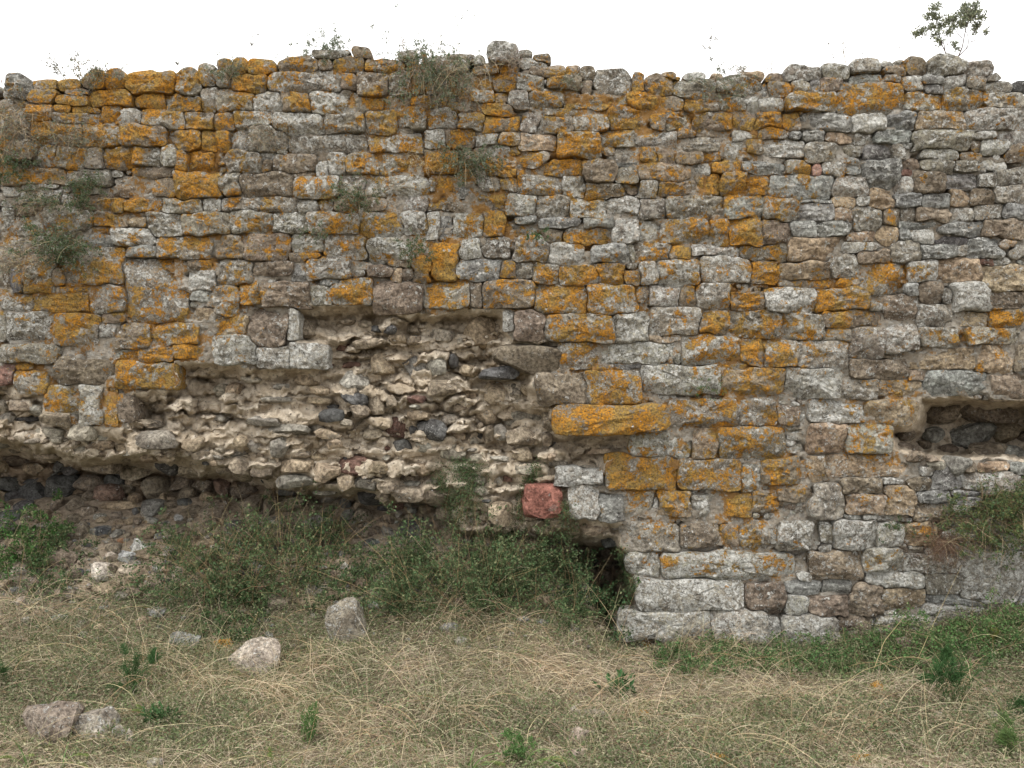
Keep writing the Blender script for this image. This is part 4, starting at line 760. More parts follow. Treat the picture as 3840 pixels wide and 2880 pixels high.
GREEN = (.07, .115, .048); SAGE = (.165, .19, .135); STRAW = (.50, .41, .26); DRYB = (.22, .15, .085); OLIVE = (.12, .14, .05)
def plant(name, label, cat, base, n, length, spread=.6, aim=(0, -.5, 1), droop=.6, wig=.15, nleaf=800, L=.012, wr=.5, col=GREEN, alt=None, pa=0, stem=DRYB,
          rad=.0010, root=.05, lo=.15, dry=0, group=None, k=8, subs=0, dryrad=.0010):
    if cat in ('plant', 'shrub'): L *= 1.25; nleaf = int(nleaf * 1.15)
    e = bpy.data.objects.new(name, None); C.objects.link(e); e.location = base; add_thing(e, label, cat, group)
    B = np.array(base)
    bs = RNG.normal(size=(n, 3)) * np.array([root, root * .35, root * .5])
    dr = np.array(aim, float) + RNG.normal(size=(n, 3)) * spread
    dr[:, 1] = np.where(dr[:, 1] > .2, .2, dr[:, 1])
    P = paths(bs, dr, length * RNG.uniform(.55, 1.1, n), k, droop, wig)
    a = Acc(); tubes(P, np.full(n, rad) * RNG.uniform(.7, 1.2, n), cvar(stem, n), a)
    AP = P
    if subs:
        q, d, _ = on_paths(P, n * subs, .25, .95)
        P2 = paths(q, d * 10 + RNG.normal(size=q.shape) * np.linalg.norm(d, axis=1, keepdims=True) * 9, length * RNG.uniform(.12, .35, len(q)), k, droop * .5, wig)
        tubes(P2, np.full(len(q), rad * .6), cvar(stem, len(q)), a); AP = np.concatenate([P, P2, P2])
    if dry:
        P3 = paths(RNG.normal(size=(dry, 3)) * np.array([root, root * .3, root * .5]), np.array(aim) + RNG.normal(size=(dry, 3)) * spread * 1.1, length * RNG.uniform(.7, 1.5, dry), k, droop, wig * .8)
        tubes(P3, np.full(dry, dryrad), cvar(STRAW, dry, .3, DRYB, .3), a)
    a.build('stems', M_STEM, e, kind='stuff')
    if nleaf:
        q, d, _ = on_paths(AP, nleaf, lo, 1.0)
        d = d / (np.linalg.norm(d, axis=1, keepdims=True) + 1e-9) + RNG.normal(size=q.shape) * .8
        f = Acc(); leaves(q + RNG.normal(size=q.shape) * L * .3, d, L * RNG.uniform(.6, 1.25, nleaf), wr, cvar(col, nleaf, .3, alt, pa), f)
        f.build('foliage', M_LEAF, e, smooth=False, kind='stuff')
    return e
def WP(u, v, y=-.03):
    x, z = W(u, v, y); return (x, y, z)
S17 = 3840 / 2212
def at(u, v, y=-.03): return WP(u * S17, v * S17, y)     # from the overview picture

# wall plants
plant('trailing_shrub', 'large grey green trailing shrub hanging from the wall top at centre left', 'plant', at(930, 138, -.03), 110, .30, .55, (.15, -.5, 0), 1.6, .12, 4200, .011, .5, SAGE, GREEN, .35, root=.10, subs=3, dry=60)
plant('trailing_shrub', 'straggly dry stemmed shrub spreading right from the trailing one under the crest', 'plant', at(1000, 150, -.02), 50, .24, .5, (-.4, -.5, -.1), 1.4, .14, 700, .009, .5, SAGE, None, 0, root=.10, dry=60)
plant('cushion_plant', 'bushy grey green cushion plant standing on the wall crest left of centre', 'plant', at(705, 122, .08), 90, .12, .65, (0, -.2, .7), .2, .15, 2300, .012, .35, SAGE, GREEN, .3, root=.09, subs=2)
plant('dry_tuft', 'nest of bare curled stems hanging right of the grey crest boulder', 'plant', at(1108, 130, -.03), 80, .17, .6, (0, -.6, -.2), .8, .4, 60, .006, .5, STRAW, None, 0, stem=(.25, .2, .15), root=.03, rad=.0014)
plant('cushion_plant', 'grey green cushion hanging down the middle of the upper wall', 'plant', at(1015, 335, -.03), 80, .17, .5, (0, -.6, -.2), 1.0, .15, 2300, .012, .45, SAGE, GREEN, .25, root=.07, subs=2, dry=25)
plant('cushion_plant', 'sparse grey green sprays on the crest above the upper left plants', 'plant', at(203, 172, -.01), 55, .12, .6, (.1, -.4, .5), .3, .15, 1000, .012, .4, SAGE, DRYB, .2, root=.07, subs=2, dry=20)
plant('cushion_plant', 'dull green mat with dry stems across a stone on the upper left wall', 'plant', at(165, 305, -.04), 70, .15, .7, (0, -.4, .1), .5, .2, 1200, .010, .4, SAGE, DRYB, .25, root=.09, subs=2, dry=40)
plant('dry_tuft', 'thin dry sprigs on the round grey stone of the upper wall', 'plant', at(575, 290, -.05), 60, .12, .7, (0, -.4, .1), .5, .25, 400, .009, .4, SAGE, DRYB, .4, root=.08, dry=20)
plant('cushion_plant', 'narrow upright sprig between two crest stones on the upper left', 'plant', at(495, 172, -.05), 34, .16, .3, (0, -.4, .8), .3, .15, 700, .010, .4, SAGE, GREEN, .3, root=.03, subs=2, dry=10)
plant('cushion_plant', 'grey green plant spilling off the left edge of the wall below the dark stone', 'plant', at(22, 262, -.04), 110, .22, .6, (.1, -.5, 0), 1.0, .18, 1800, .011, .4, SAGE, DRYB, .3, root=.12, subs=2, dry=90)
plant('cushion_plant', 'dark green tuft at the left edge under the spilling grey plant', 'plant', at(12, 345, -.04), 50, .14, .6, (.2, -.5, 0), .8, .15, 1300, .011, .5, GREEN, SAGE, .3, root=.08, subs=2, dry=15)
plant('cushion_plant', 'compact dark green tuft on the left, upper of the close pair', 'plant', at(188, 402, -.05), 60, .10, .6, (0, -.6, .2), .4, .15, 1400, .010, .4, GREEN, SAGE, .3, root=.05, subs=2, dry=12)
plant('cushion_plant', 'compact dark green tuft on the left, lower of the close pair', 'plant', at(176, 438, -.05), 50, .09, .6, (0, -.6, .1), .6, .15, 1100, .010, .4, GREEN, SAGE, .3, root=.05, subs=2, dry=14)
plant('cushion_plant', 'grey green tuft left of the close pair with long dry stems', 'plant', at(92, 432, -.05), 60, .13, .7, (-.1, -.5, .2), .6, .2, 1300, .010, .4, GREEN, SAGE, .4, root=.07, subs=2, dry=50)
plant('cushion_plant', 'large leafy green clump on the left wall above the big square stone', 'plant', at(132, 520, -.06), 120, .17, .6, (-.1, -.6, -.1), 1.0, .15, 3600, .012, .45, GREEN, SAGE, .45, root=.09, subs=3, dry=30)
plant('cushion_plant', 'thin straw and green tuft left of the big leafy clump', 'plant', at(45, 560, -.05), 50, .14, .6, (0, -.5, .2), .8, .2, 500, .010, .4, SAGE, STRAW, .3, root=.09, dry=50)
plant('cushion_plant', 'sprawling dark green tuft over grey stones left of the middle', 'plant', at(762, 418, -.05), 80, .15, .65, (0, -.5, -.2), .9, .15, 1700, .010, .45, GREEN, SAGE, .4, root=.07, subs=2, dry=24)
plant('cushion_plant', 'small green tuft in the joint below the sprawling tuft', 'plant', at(685, 500, -.05), 30, .08, .6, (0, -.6, 0), .6, .15, 450, .009, .45, GREEN, SAGE, .4, root=.04, subs=1)
plant('cushion_plant', 'small bushy green tuft in the wall above the fallen facing', 'plant', at(900, 540, -.05), 50, .10, .55, (0, -.7, .1), .5, .15, 1100, .010, .45, GREEN, SAGE, .3, root=.04, subs=2, dry=8)
plant('dry_tuft', 'dry stems around the white and orange stone on the upper wall', 'plant', at(905, 345, -.05), 60, .11, .6, (0, -.6, .1), .8, .25, 100, .006, .4, DRYB, None, 0, stem=STRAW, root=.07)
plant('cushion_plant', 'short green sprig in a joint right of the middle', 'plant', at(1165, 510, -.05), 18, .06, .5, (0, -.7, .2), .3, .15, 260, .010, .5, (.06, .13, .05), None, 0, root=.03, subs=1)
plant('fern', 'little bright fern growing in the long dark joint of the right wall', 'fern', at(1520, 838, -.02), 26, .08, .7, (0, -.8, .1), .8, .15, 420, .009, .5, (.06, .14, .045), None, 0, root=.06, subs=2)
plant('cushion_plant', 'grey green tuft on the crest of the right half between rounded stones', 'plant', at(1565, 182, -.04), 50, .12, .6, (-.1, -.4, .2), .4, .15, 1000, .010, .4, SAGE, None, 0, root=.08, subs=2, dry=16)
plant('cushion_plant', 'faint green growth beside the wide lichened stone on the upper right', 'plant', at(1235, 178, -.04), 20, .09, .4, (0, -.4, .1), .5, .15, 300, .008, .4, SAGE, None, 0, root=.03)
plant('dry_tuft', 'thin dead twigs in a joint of the upper right wall', 'plant', at(1455, 320, -.05), 26, .10, .6, (0, -.6, .1), .6, .25, 40, .006, .4, DRYB, None, 0, stem=DRYB, root=.04)
plant('cushion_plant', 'mossy tuft on the low joints of the wall near the right hollow', 'plant', at(1935, 1135, -.05), 30, .06, .6, (.1, -.6, .1), .5, .15, 600, .008, .5, GREEN, None, 0, root=.06, subs=1)
plant('climbing_plant', 'green leafy shoots hanging over the sheltered ledge of the right hollow', 'plant', at(2150, 1125, -.08), 190, .20, .6, (-.15, -.4, .25), .7, .15, 6000, .013, .5, GREEN, OLIVE, .45, root=.16, subs=3, dry=120)
plant('climbing_plant', 'dense green bush cut by the right edge beneath the hollow', 'plant', at(2200, 1080, -.06), 120, .22, .5, (-.1, -.5, .1), .9, .15, 3600, .013, .5, GREEN, OLIVE, .35, root=.08, subs=3, dry=24)
plant('dead_shrub', 'bunch of dead brown twigs drooping at the left of the green ledge plants', 'plant', at(2035, 1165, -.09), 190, .21, .5, (-.35, -.5, -.1), .9, .22, 900, .008, .35, DRYB, (.10, .06, .04), .5, stem=(.15, .09, .06), root=.06, subs=2, dry=20)

# thin stalks against the sky
def stalk(label, u, v, lean, h, nst, nleaf, L=.014, col=(.12, .12, .09), rad=.0019, y=.12, name='stalk', spread=.12):
    return plant(name, label, 'stalk', at(u, v, y), nst, h, spread, (lean, 0, 1), -.05, .09, nleaf, L, .55, col, None, 0, stem=(.26, .21, .15), rad=rad, root=.02, lo=.35, subs=3)
stalk('thin leafy sprig on the crest at far left, leaning left of its neighbour', 150, 178, -.75, .20, 3, 150)
stalk('thin upright leafy sprig on the crest second from the left', 168, 168, -.05, .24, 2, 90)
stalk('little seed stalk above the round crest stone at the left', 402, 155, -.05, .08, 2, 26)
stalk('single arching stalk of small buds rising right above the left crest', 527, 128, .45, .24, 1, 70, .011)
stalk('tall bent hair thin stalk above the crest left of centre', 828, 118, -.35, .30, 2, 26, .008)
stalk('wispy dry stalks at the crest directly left of centre', 870, 112, .1, .13, 5, 40, .007)
stalk('branching seed stalk standing on the right crest, tallest of the thin ones', 1532, 158, .15, .28, 2, 110, .012)
stalk('plain straight stalk right beside the branching seed stalk', 1578, 160, -.02, .27, 3, 30, .008)
stalk('straight pale straw stalk right of centre on the crest', 1660, 182, -.02, .28, 3, 26, .009)
stalk('forked seed stalk where the crest begins to rise at the right', 1822, 142, -.2, .20, 3, 80, .010)
stalk('short leafy stalk on the crest between the forked stalk and the shrub', 1868, 135, .02, .09, 2, 50, .010)
stalk('short bare stalk left of the crest shrub', 1935, 135, .02, .10, 2, 16, .008)
stalk('tall thin stalk rising right of the crest shrub', 2130, 128, .18, .36, 1, 24, .010)
stalk('small seed stalk at the far right end of the crest', 2182, 165, .05, .12, 2, 16, .008)
stalk('tiny bud stalk above the big grey crest stone', 1348, 150, 0, .10, 1, 14, .010)
stalk('small seed stalk on the crest beside the lichened boulder at centre', 1222, 158, 0, .10, 1, 14, .008)
stalk('short dry stems fringing the crest at centre left', 985, 112, .1, .10, 6, 40, .008)
stalk('short stems fringing the crest right of the centre, low and dense', 1600, 160, 0, .08, 14, 90, .008, spread=.35)

def shrub():
    bx, by, bz = at(2058, 122, .12)
    e = bpy.data.objects.new('crest_shrub', None); C.objects.link(e); e.location = (bx, by, bz)
    add_thing(e, 'small evergreen shrub with bare forking stems growing on the crest at the upper right', 'shrub')
    def q(u, v): X, Z = W(u * S17, v * S17, .12); return np.array([X - bx, 0, Z - bz])
    br = [([(2045,118),(2038,95),(2034,70),(2040,50),(2020,40),(2012,28)], .004), ([(2043,118),(2042,92),(2030,78),(2012,70),(1995,66),(1985,72)], .0035),
          ([(2046,118),(2048,95),(2056,80),(2066,68),(2070,55)], .0028), ([(2070,122),(2076,105),(2078,80),(2080,60),(2084,40),(2090,22)], .0045),
          ([(2070,122),(2088,106),(2098,90),(2100,72),(2094,50),(2098,30)], .004), ([(2098,90),(2112,84),(2122,78),(2132,72)], .003),
          ([(2078,82),(2070,76),(2060,60),(2055,45)], .003), ([(2076,105),(2066,108),(2062,100),(2060,94)], .002), ([(2088,106),(2094,92),(2096,80)], .002),
          ([(2100,72),(2110,62),(2116,55)], .0025), ([(2084,50),(2072,42),(2062,40)], .0025), ([(2080,66),(2092,58),(2100,48)], .0025)]
    a = Acc(); tips = []
    for pts, r in br:
        P = np.array([q(*p) for p in pts]); P[:, 1] += np.linspace(0, random.uniform(-.09, .09), len(P))
        t = np.linspace(0, len(P) - 1, 12); P = np.stack([np.interp(t, np.arange(len(P)), P[:, c]) for c in range(3)], 1)[None]
        tubes(P, [r], np.array([[.13, .10, .09]]), a); tips.append(P[0])
    cl = [(2012,24,12),(2020,34,9),(2003,34,7),(1998,62,11),(1985,68,7),(2015,58,9),(2026,72,9),(2038,50,10),(2052,42,12),(2066,36,10),(2088,22,14),(2100,16,8),(2096,36,15),(2110,42,11),(2082,40,11),(2112,56,8),(2130,70,6),(2068,56,10),(2056,60,8),(2060,98,6),(2074,100,4),(2080,56,8),(2036,88,7),(2046,72,8),(2074,22,8),(2118,50,6),(2030,38,7),(2104,28,10),(2020,92,4),(2108,72,3)]
    n = 0; PP = []; DD = []
    for (u, v, r) in cl:
        m = int(r * r * 1.0) + 14; c = q(u, v); rm = r * S17 / PX
        p = RNG.normal(size=(m, 3)) * rm * np.array([.5, .8, .42]) + c + np.array([0, random.uniform(-.05, .05), 0]); PP.append(p); DD.append(RNG.normal(size=(m, 3)) + np.array([0, -.2, .6]))
    P = np.concatenate(PP); Dd = np.concatenate(DD); f = Acc()
    # twigs tie each leaf cluster to the stem nearest to it
    S = np.concatenate(tips)
    for (u, v, r) in cl:
        c = q(u, v); s = S[np.argmin(((S - c) ** 2).sum(1))]; tubes(np.linspace(s, c, 5)[None], [.0016], np.array([[.13, .10, .09]]), a)
    a.build('branches', M_STEM, e)
    leaves(P, Dd, .022 * RNG.uniform(.7, 1.2, len(P)), .42, cvar((.19, .21, .145), len(P), .35, (.26, .27, .17), .25), f); f.build('foliage', M_LEAF, e, smooth=False, kind='stuff')  # leaf colour paled to paint in the glare bleeding from the bright sky
shrub()

# bushes in and below the hollow
def bush(label, u, v, wpx, hpx, n, nleaf, name='bush', dry=30, lean=0.0, col=GREEN, yoff=0.0, L=.019, lenf=1.0):
    nleaf = int(nleaf * .80); hpx *= .85; n = int(n * .8)
    X, Y, Z = hit(u, v); Y += yoff; kk = (D + Y) / D; wm = wpx / PX * kk / 2; hm = hpx / PX * kk * lenf
    e = bpy.data.objects.new(name, None); C.objects.link(e); e.location = (X, Y, Z); add_thing(e, label, 'bush')
    bs = np.c_[RNG.uniform(-wm, wm, n), RNG.uniform(-.22, .22, n), np.zeros(n)]
    bs[:, 2] = terrain(bs[:, 0] + X, bs[:, 1] + Y) - Z
    prof = np.clip(1.15 - np.abs(bs[:, 0]) / wm * .6, .4, 1.2)
    P = paths(bs, np.array([lean, -.25, 1]) + RNG.normal(size=(n, 3)) * np.array([.4, .3, .2]), hm * prof * RNG.uniform(.45, 1.1, n), 9, .7, .14)
    q, d, _ = on_paths(P, n * 3, .15, .95)
    P2 = paths(q, d * 8 + RNG.normal(size=q.shape) * np.linalg.norm(d, axis=1, keepdims=True) * 9, hm * RNG.uniform(.1, .3, len(q)), 7, .4, .18)
    a = Acc(); tubes(P, np.full(n, .0012), cvar((.13, .13, .06), n, .3, STRAW, .15), a); tubes(P2, np.full(len(q), .0007), cvar((.13, .12, .06), len(q), .3), a)
    if dry:
        b3 = np.c_[RNG.uniform(-wm, wm, dry), RNG.uniform(-.25, .1, dry), np.zeros(dry)]; b3[:, 2] = terrain(b3[:, 0] + X, b3[:, 1] + Y) - Z
        P3 = paths(b3, np.array([lean, -.2, 1]) + RNG.normal(size=(dry, 3)) * .35, hm * RNG.uniform(.5, 1.25, dry), 9, .5, .1); tubes(P3, np.full(dry, .0015), cvar((.36, .27, .14), dry, .3, DRYB, .3), a)
    a.build('stems', M_STEM, e, kind='stuff')
    AP = np.concatenate([P[:, :7], P2, P2]); q, d, _ = on_paths(AP, nleaf, .1, 1)
    f = Acc(); leaves(q + RNG.normal(size=q.shape) * .008, d / (np.linalg.norm(d, axis=1, keepdims=True) + 1e-9) * .5 + RNG.normal(size=q.shape) * .7 + np.array([0, -.2, .3]), L * RNG.uniform(.55, 1.2, nleaf), .62,
                      cvar(col, nleaf, .5, (.17, .18, .09), .22), f); f.build('foliage', M_LEAF, e, smooth=False, kind='stuff')
    return e
GB = (.075, .12, .05)
bush('bright green bush at the left edge in front of the hollow', 60, 2120, 260, 240, 110, 9000, col=(.06, .13, .035), dry=14, yoff=-.05)
bush('low green bush between the left edge bush and the earth slope', 210, 2185, 190, 150, 60, 3000, col=GB, dry=20)
bush('leafy bush with pale dry stems right of the bare earth slope', 780, 2190, 360, 340, 130, 8500, col=GB, dry=70)
bush('tall thin stemmed bush under the middle left of the hollow', 1040, 2170, 340, 420, 130, 8500, col=GB, dry=90)
bush('low green growth below the pale earth in the middle', 1290, 2220, 220, 130, 70, 3000, col=GB, dry=20)
bush('leafy bush leaning right before the dark gap in the middle', 1240, 2060, 160, 200, 40, 1500, col=GB, dry=26, lean=.3)
bush('broad dense green bush below the mortar face right of the middle', 1680, 2230, 430, 420, 230, 17000, col=GB, dry=60)
bush('dense green bush under the brick red block', 2010, 2240, 340, 330, 190, 13500, col=GB, dry=26)
bush('dark green bush climbing the corner of the standing wall', 2225, 2310, 200, 300, 110, 7500, col=(.045, .09, .035), dry=12)
bush('low green bush in front of the middle of the hollow', 880, 2300, 260, 130, 80, 4200, col=(.06, .11, .04), dry=16)
bush('green clump behind the brown pointed boulder', 1480, 2230, 200, 180, 70, 3600, col=GB, dry=20)
bush('low creeping green plants at the foot of the standing wall, left end', 2640, 2500, 360, 120, 150, 7600, col=(.085, .16, .055), dry=10, L=.016)
bush('low creeping green plants along the foot of the wall at its middle', 3080, 2490, 460, 130, 190, 9500, col=(.085, .16, .055), dry=12, L=.016)
bush('green creeping plants heaped at the foot of the wall near the right', 3480, 2450, 430, 170, 200, 10500, col=(.09, .17, .055), dry=16, L=.016)
bush('green plants at the wall foot cut by the right edge of the picture', 3790, 2400, 260, 190, 130, 7000, col=(.09, .17, .055), dry=14, L=.016)
# ivy runners on the mortar face
def runner(label, pts, wd, nleaf):
    Q = []
    for (u, v) in pts:
        dd, _ = core_depth(np.array([float(u)]), np.array([float(v)])); y = float(dd[0]) - .07; x, z = W(u, v, y); Q.append((x, y, z))
    Q = np.array(Q); t = np.linspace(0, len(Q) - 1, 20); Pth = np.stack([np.interp(t, np.arange(len(Q)), Q[:, c]) for c in range(3)], 1)
    e = bpy.data.objects.new('climbing_plant', None); C.objects.link(e); e.location = Q[0]; add_thing(e, label, 'plant')
    P = Pth[None] - Q[0] + RNG.normal(size=(14, 1, 3)) * np.array([wd, .01, .01]) * .5 + RNG.normal(size=(14, 20, 3)) * .006
    a = Acc(); tubes(P, np.full(14, .0014), cvar(DRYB, 14), a); a.build('stems', M_STEM, e, kind='stuff')
    q, d, _ = on_paths(P, nleaf, 0, 1); f = Acc()
    leaves(q + RNG.normal(size=q.shape) * np.array([wd * .5, .02, .02]), RNG.normal(size=q.shape) + np.array([0, -.5, .2]), .012 * RNG.uniform(.6, 1.2, nleaf), .6, cvar(GB, nleaf, .35, (.12, .15, .07), .15), f)
    f.build('foliage', M_LEAF, e, smooth=False, kind='stuff')
runner('thick dark green creeper climbing the pale mortar left of the ochre stone', [(1730, 2060), (1735, 1950), (1750, 1850), (1765, 1780), (1745, 1730)], .09, 4200)
runner('thin creeper left branch reaching over the mortar from the same bush', [(1720, 2040), (1690, 1930), (1660, 1840), (1640, 1780)], .05, 1500)
runner('narrow creeper rising beside the brick red block', [(1900, 2020), (1950, 1940), (1970, 1860), (1985, 1790), (2010, 1745)], .04, 1800)
runner('small creeper at the right side of the brick red block', [(2130, 1990), (2125, 1930), (2110, 1880)], .05, 900)
runner('creeper spreading down the corner from the pale ledge stone', [(2330, 2060), (2350, 2120), (2375, 2180), (2380, 2250)], .05, 1500)

# ------------------------------------------------------------------ the grass
def zone(X, Y):     # greenness of the ground cover, 0..1
    g = .46 + 1.15 * fbm(X * 1.1, Y * 1.6, 0, 4, 101)
    g += .55 * np.exp(-((Y + .18) / .28) ** 2) * ss(.9, 1.5, X)          # strip of green along the right wall foot
    g += .35 * np.exp(-((Y + .55) / .3) ** 2) * ss(2.0, 2.8, X)
    g += .35 * ss(-.75, -.2, Y) * mound_w(X)
    g -= .25 * np.exp(-(((X + 1.9) / .5) ** 2 + ((Y + 1.1) / .35) ** 2))
    return g
def bare(X, Y):     # places where earth and stones show
    return mound_w(X) * ss(-.12, .12, Y + .10 * fbm(X * 4, Y * 4, 0, 3, 7)) * (1 - ss(-1.0, -.8, X) * 0) 
n = 350000
X = RNG.uniform(-4.4, 4.4, n); Y = RNG.uniform(-2.9, .25, n)
keep = (RNG.random(n) < np.clip((zone(X, Y) - .05) * 1.7, .12, 1)) & (RNG.random(n) > bare(X, Y) * .9) & (np.abs(X) < (Y + D) * .604 * 1.18 + .15) & ~((Y > -.03) & (X > .65)) & ((Y > -1.95) | (RNG.random(n) < .5))
X, Y = X[keep], Y[keep]; n = len(X)
hgt = (.008 + .05 * RNG.random(n) ** 1.5) * (.6 + .9 * np.clip(zone(X, Y), 0, 1.2))
P = np.c_[X, Y, terrain(X, Y) + hgt]
gc = Acc(); zc = np.clip(zone(X, Y), 0, 1)[:, None]
col = cvar((.145, .185, .085), n, .45, (.30, .28, .18), .4) * (1 - zc * .25) + np.array([.03, .02, .01]) * (1 - zc)
leaves(P, RNG.normal(size=(n, 3)) * np.array([1, 1, .6]) + np.array([0, -.1, .3]), RNG.uniform(.009, .021, n), .5, col, gc)
o = gc.build('ground_cover', M_LEAF, None, kind='stuff', smooth=False); add_thing(o, 'low green leafy ground cover spread through the dry grass', 'ground cover')
print('leaves', n)

gs = Acc()
# short dry litter and thatch
n = 100000
X = RNG.uniform(-4.4, 4.4, n); Y = RNG.uniform(-2.9, .2, n)
keep = (RNG.random(n) < np.clip(1.2 - zone(X, Y) * .75, .2, 1)) & (RNG.random(n) > bare(X, Y) * .93) & (np.abs(X) < (Y + D) * .604 * 1.18 + .15) & ~((Y > -.03) & (X > .65)) & ((Y > -1.95) | (RNG.random(n) < .5))
X, Y = X[keep], Y[keep]; n = len(X)
B = np.c_[X, Y, terrain(X, Y) + RNG.uniform(0, .035, n)]
dr = RNG.normal(size=(n, 3)) * np.array([1, .7, .35]) + np.array([0, 0, .25])
ribbons(paths(B, dr, RNG.uniform(.04, .15, n), 5, .7, .16, True), RNG.uniform(.0012, .0024, n), cvar((.54, .46, .335), n, .4, (.32, .26, .19), .35), gs)
# green blades
n = 36000
X = RNG.uniform(-4.4, 4.4, n); Y = RNG.uniform(-2.9, 0, n); keep = (fbm(X * 1.6, Y * 1.6, 3, 3, 201) > .05) & (np.abs(X) < (Y + D) * .604 * 1.18 + .15) & ~((Y > -.05) & (X > .65)) & (RNG.random(n) > bare(X, Y))
X, Y = X[keep], Y[keep]; n = len(X)
ribbons(paths(np.c_[X, Y, terrain(X, Y)], RNG.normal(size=(n, 3)) * .5 + np.array([0, 0, 1]), RNG.uniform(.05, .16, n), 5, .8, .12), RNG.uniform(.0014, .003, n), cvar((.15, .20, .085), n, .3, (.22, .22, .10), .3), gs)
# long arching straws in tufts, combed in drifts
tufts = [(2212*.25, 1500, 260), (420, 1480, 200), (330, 1440, 160), (600, 1500, 160), (700, 1440, 120), (1030, 1330, 120), (1110, 1360, 120), (1000, 1300, 90), (1440, 1350, 110), (1500, 1400, 150), (1600, 1430, 110), (1250, 1480, 110),
         (1350, 1560, 120), (1700, 1500, 120), (1900, 1560, 140), (2050, 1500, 120), (2150, 1590, 140), (1750, 1590, 140), (1550, 1600, 120), (960, 1540, 130), (780, 1560, 110), (820, 1600, 100), (150, 1420, 90), (60, 1330, 90), (470, 1270, 80), (250, 1290, 70), (660, 1290, 70), (1150, 1440, 80), (880, 1440, 80)]
for (u, v, m) in tufts:
    x0, y0, z0 = hit(u * S17, v * S17); m = int(m * .9); az = random.uniform(0, 6.28)
    bx_ = x0 + RNG.normal(size=m) * .10; by_ = np.minimum(y0 + RNG.normal(size=m) * .07, -.06 if x0 > .6 else 1)
    dr = np.c_[np.cos(az) * .7 + RNG.normal(size=m) * .6, -.35 + RNG.normal(size=m) * .45, .75 + RNG.normal(size=m) * .3]
    ribbons(paths(np.c_[bx_, by_, terrain(bx_, by_)], dr, RNG.uniform(.18, .50, m), 9, 1.7, .09, True), RNG.uniform(.0016, .0028, m), cvar((.56, .47, .32), m, .25, (.42, .30, .18), .25), gs)
for g in GRK:                                          # blades growing up against each stone
    x0, y0, z0 = hit(g[2], g[3] + g[5] * .42); wd = g[4] / PX * .5; m = int(g[4] * 1.1)
    if y0 > -.3: m = m // 4
    ex = x0 + RNG.uniform(-1.15, 1.15, m) * wd; ey = y0 - .01 - .05 * RNG.random(m); dr = np.c_[RNG.normal(size=m) * .6, RNG.normal(size=m) * .25, .8 + RNG.random(m) * .4]
    ribbons(paths(np.c_[ex, ey, terrain(ex, ey)], dr, RNG.uniform(.05, .16, m), 7, 1.3, .12, True), RNG.uniform(.0014, .0026, m), cvar((.50, .42, .28), m, .3, (.17, .21, .09), .35), gs)
n = 4200
X = RNG.uniform(-4.3, 4.3, n); Y = RNG.uniform(-2.8, -.1, n); keep = (fbm(X * 1.2, Y * 1.2, 9, 3, 301) > -.12) & (np.abs(X) < (Y + D) * .604 * 1.18 + .15); X, Y = X[keep], Y[keep]; n = len(X)
dr = np.c_[RNG.normal(size=n), RNG.normal(size=n) * .6 - .1, .5 + RNG.normal(size=n) * .4]
ribbons(paths(np.c_[X, Y, terrain(X, Y)], dr, RNG.uniform(.2, .6, n), 10, 1.5, .08, True), RNG.uniform(.0014, .0026, n), cvar((.54, .445, .28), n, .28, (.36, .24, .13), .3), gs)
o = gs.build('dry_grass', M_STRAW, None, kind='stuff', smooth=False); add_thing(o, 'tangled dry straw and thin grass covering the ground before the wall', 'grass')

# single plants that stand out of the grass
def weed(label, u, v, h, n, nleaf, col, L=.02, wr=.22, lean=0, spread=.2, name='weed', rad=.0018, droop=.2, lo=.1, subs=0):
    X, Y, Z = hit(u * S17, v * S17)
    return plant(name, label, 'weed', (X, Y, Z), n, h, spread, (lean, -.1, 1), droop, .08, nleaf, L, wr, col, None, 0, stem=(.10, .12, .05), rad=rad, root=.03, lo=lo, subs=subs)
FN = (.05, .11, .035)
weed('feathery dark green weed standing in the grass at the left', 285, 1500, .28, 7, 1500, FN, .024, .14, subs=1)
weed('tall feathery green weed at the right with yellowish top, leaning right', 2075, 1530, .34, 5, 1500, FN, .030, .14, .1, subs=1)
weed('second feathery weed at the right, just left of the tall one', 2035, 1490, .22, 3, 600, FN, .026, .14, 0, subs=1)
weed('yellow green flowering weed beside the wall foot at the right', 2135, 1400, .15, 8, 700, (.17, .20, .05), .012, .4, subs=2)
weed('feathery weed cut by the bottom right corner', 2190, 1640, .20, 5, 900, (.10, .16, .05), .028, .14, subs=1)
weed('dark feathery weed on the right edge above the corner one', 2195, 1560, .15, 4, 600, FN, .024, .14, subs=1)
weed('small bright green weed near the bottom left of centre', 690, 1610, .20, 4, 600, (.09, .17, .05), .022, .2)
weed('broad leaved green rosette right of centre', 1320, 1500, .12, 14, 90, (.05, .12, .04), .06, .38, spread=.8, droop=1.0)
weed('soft green weed at the bottom edge left of the broad rosette', 1115, 1650, .13, 12, 900, (.09, .17, .05), .018, .3, subs=1)
weed('pale leaved weed at the left edge of the grass', 20, 1480, .20, 3, 500, FN, .022, .14, subs=1)
weed('green clover patch on the left above the brown slab', 340, 1560, .08, 30, 1600, (.06, .13, .045), .013, .6, spread=.9)
weed('dark dead stalk bundle with bare forks in the middle foreground', 965, 1600, .30, 9, 60, (.14, .10, .07), .006, .5, name='dead_stalk', spread=.16)
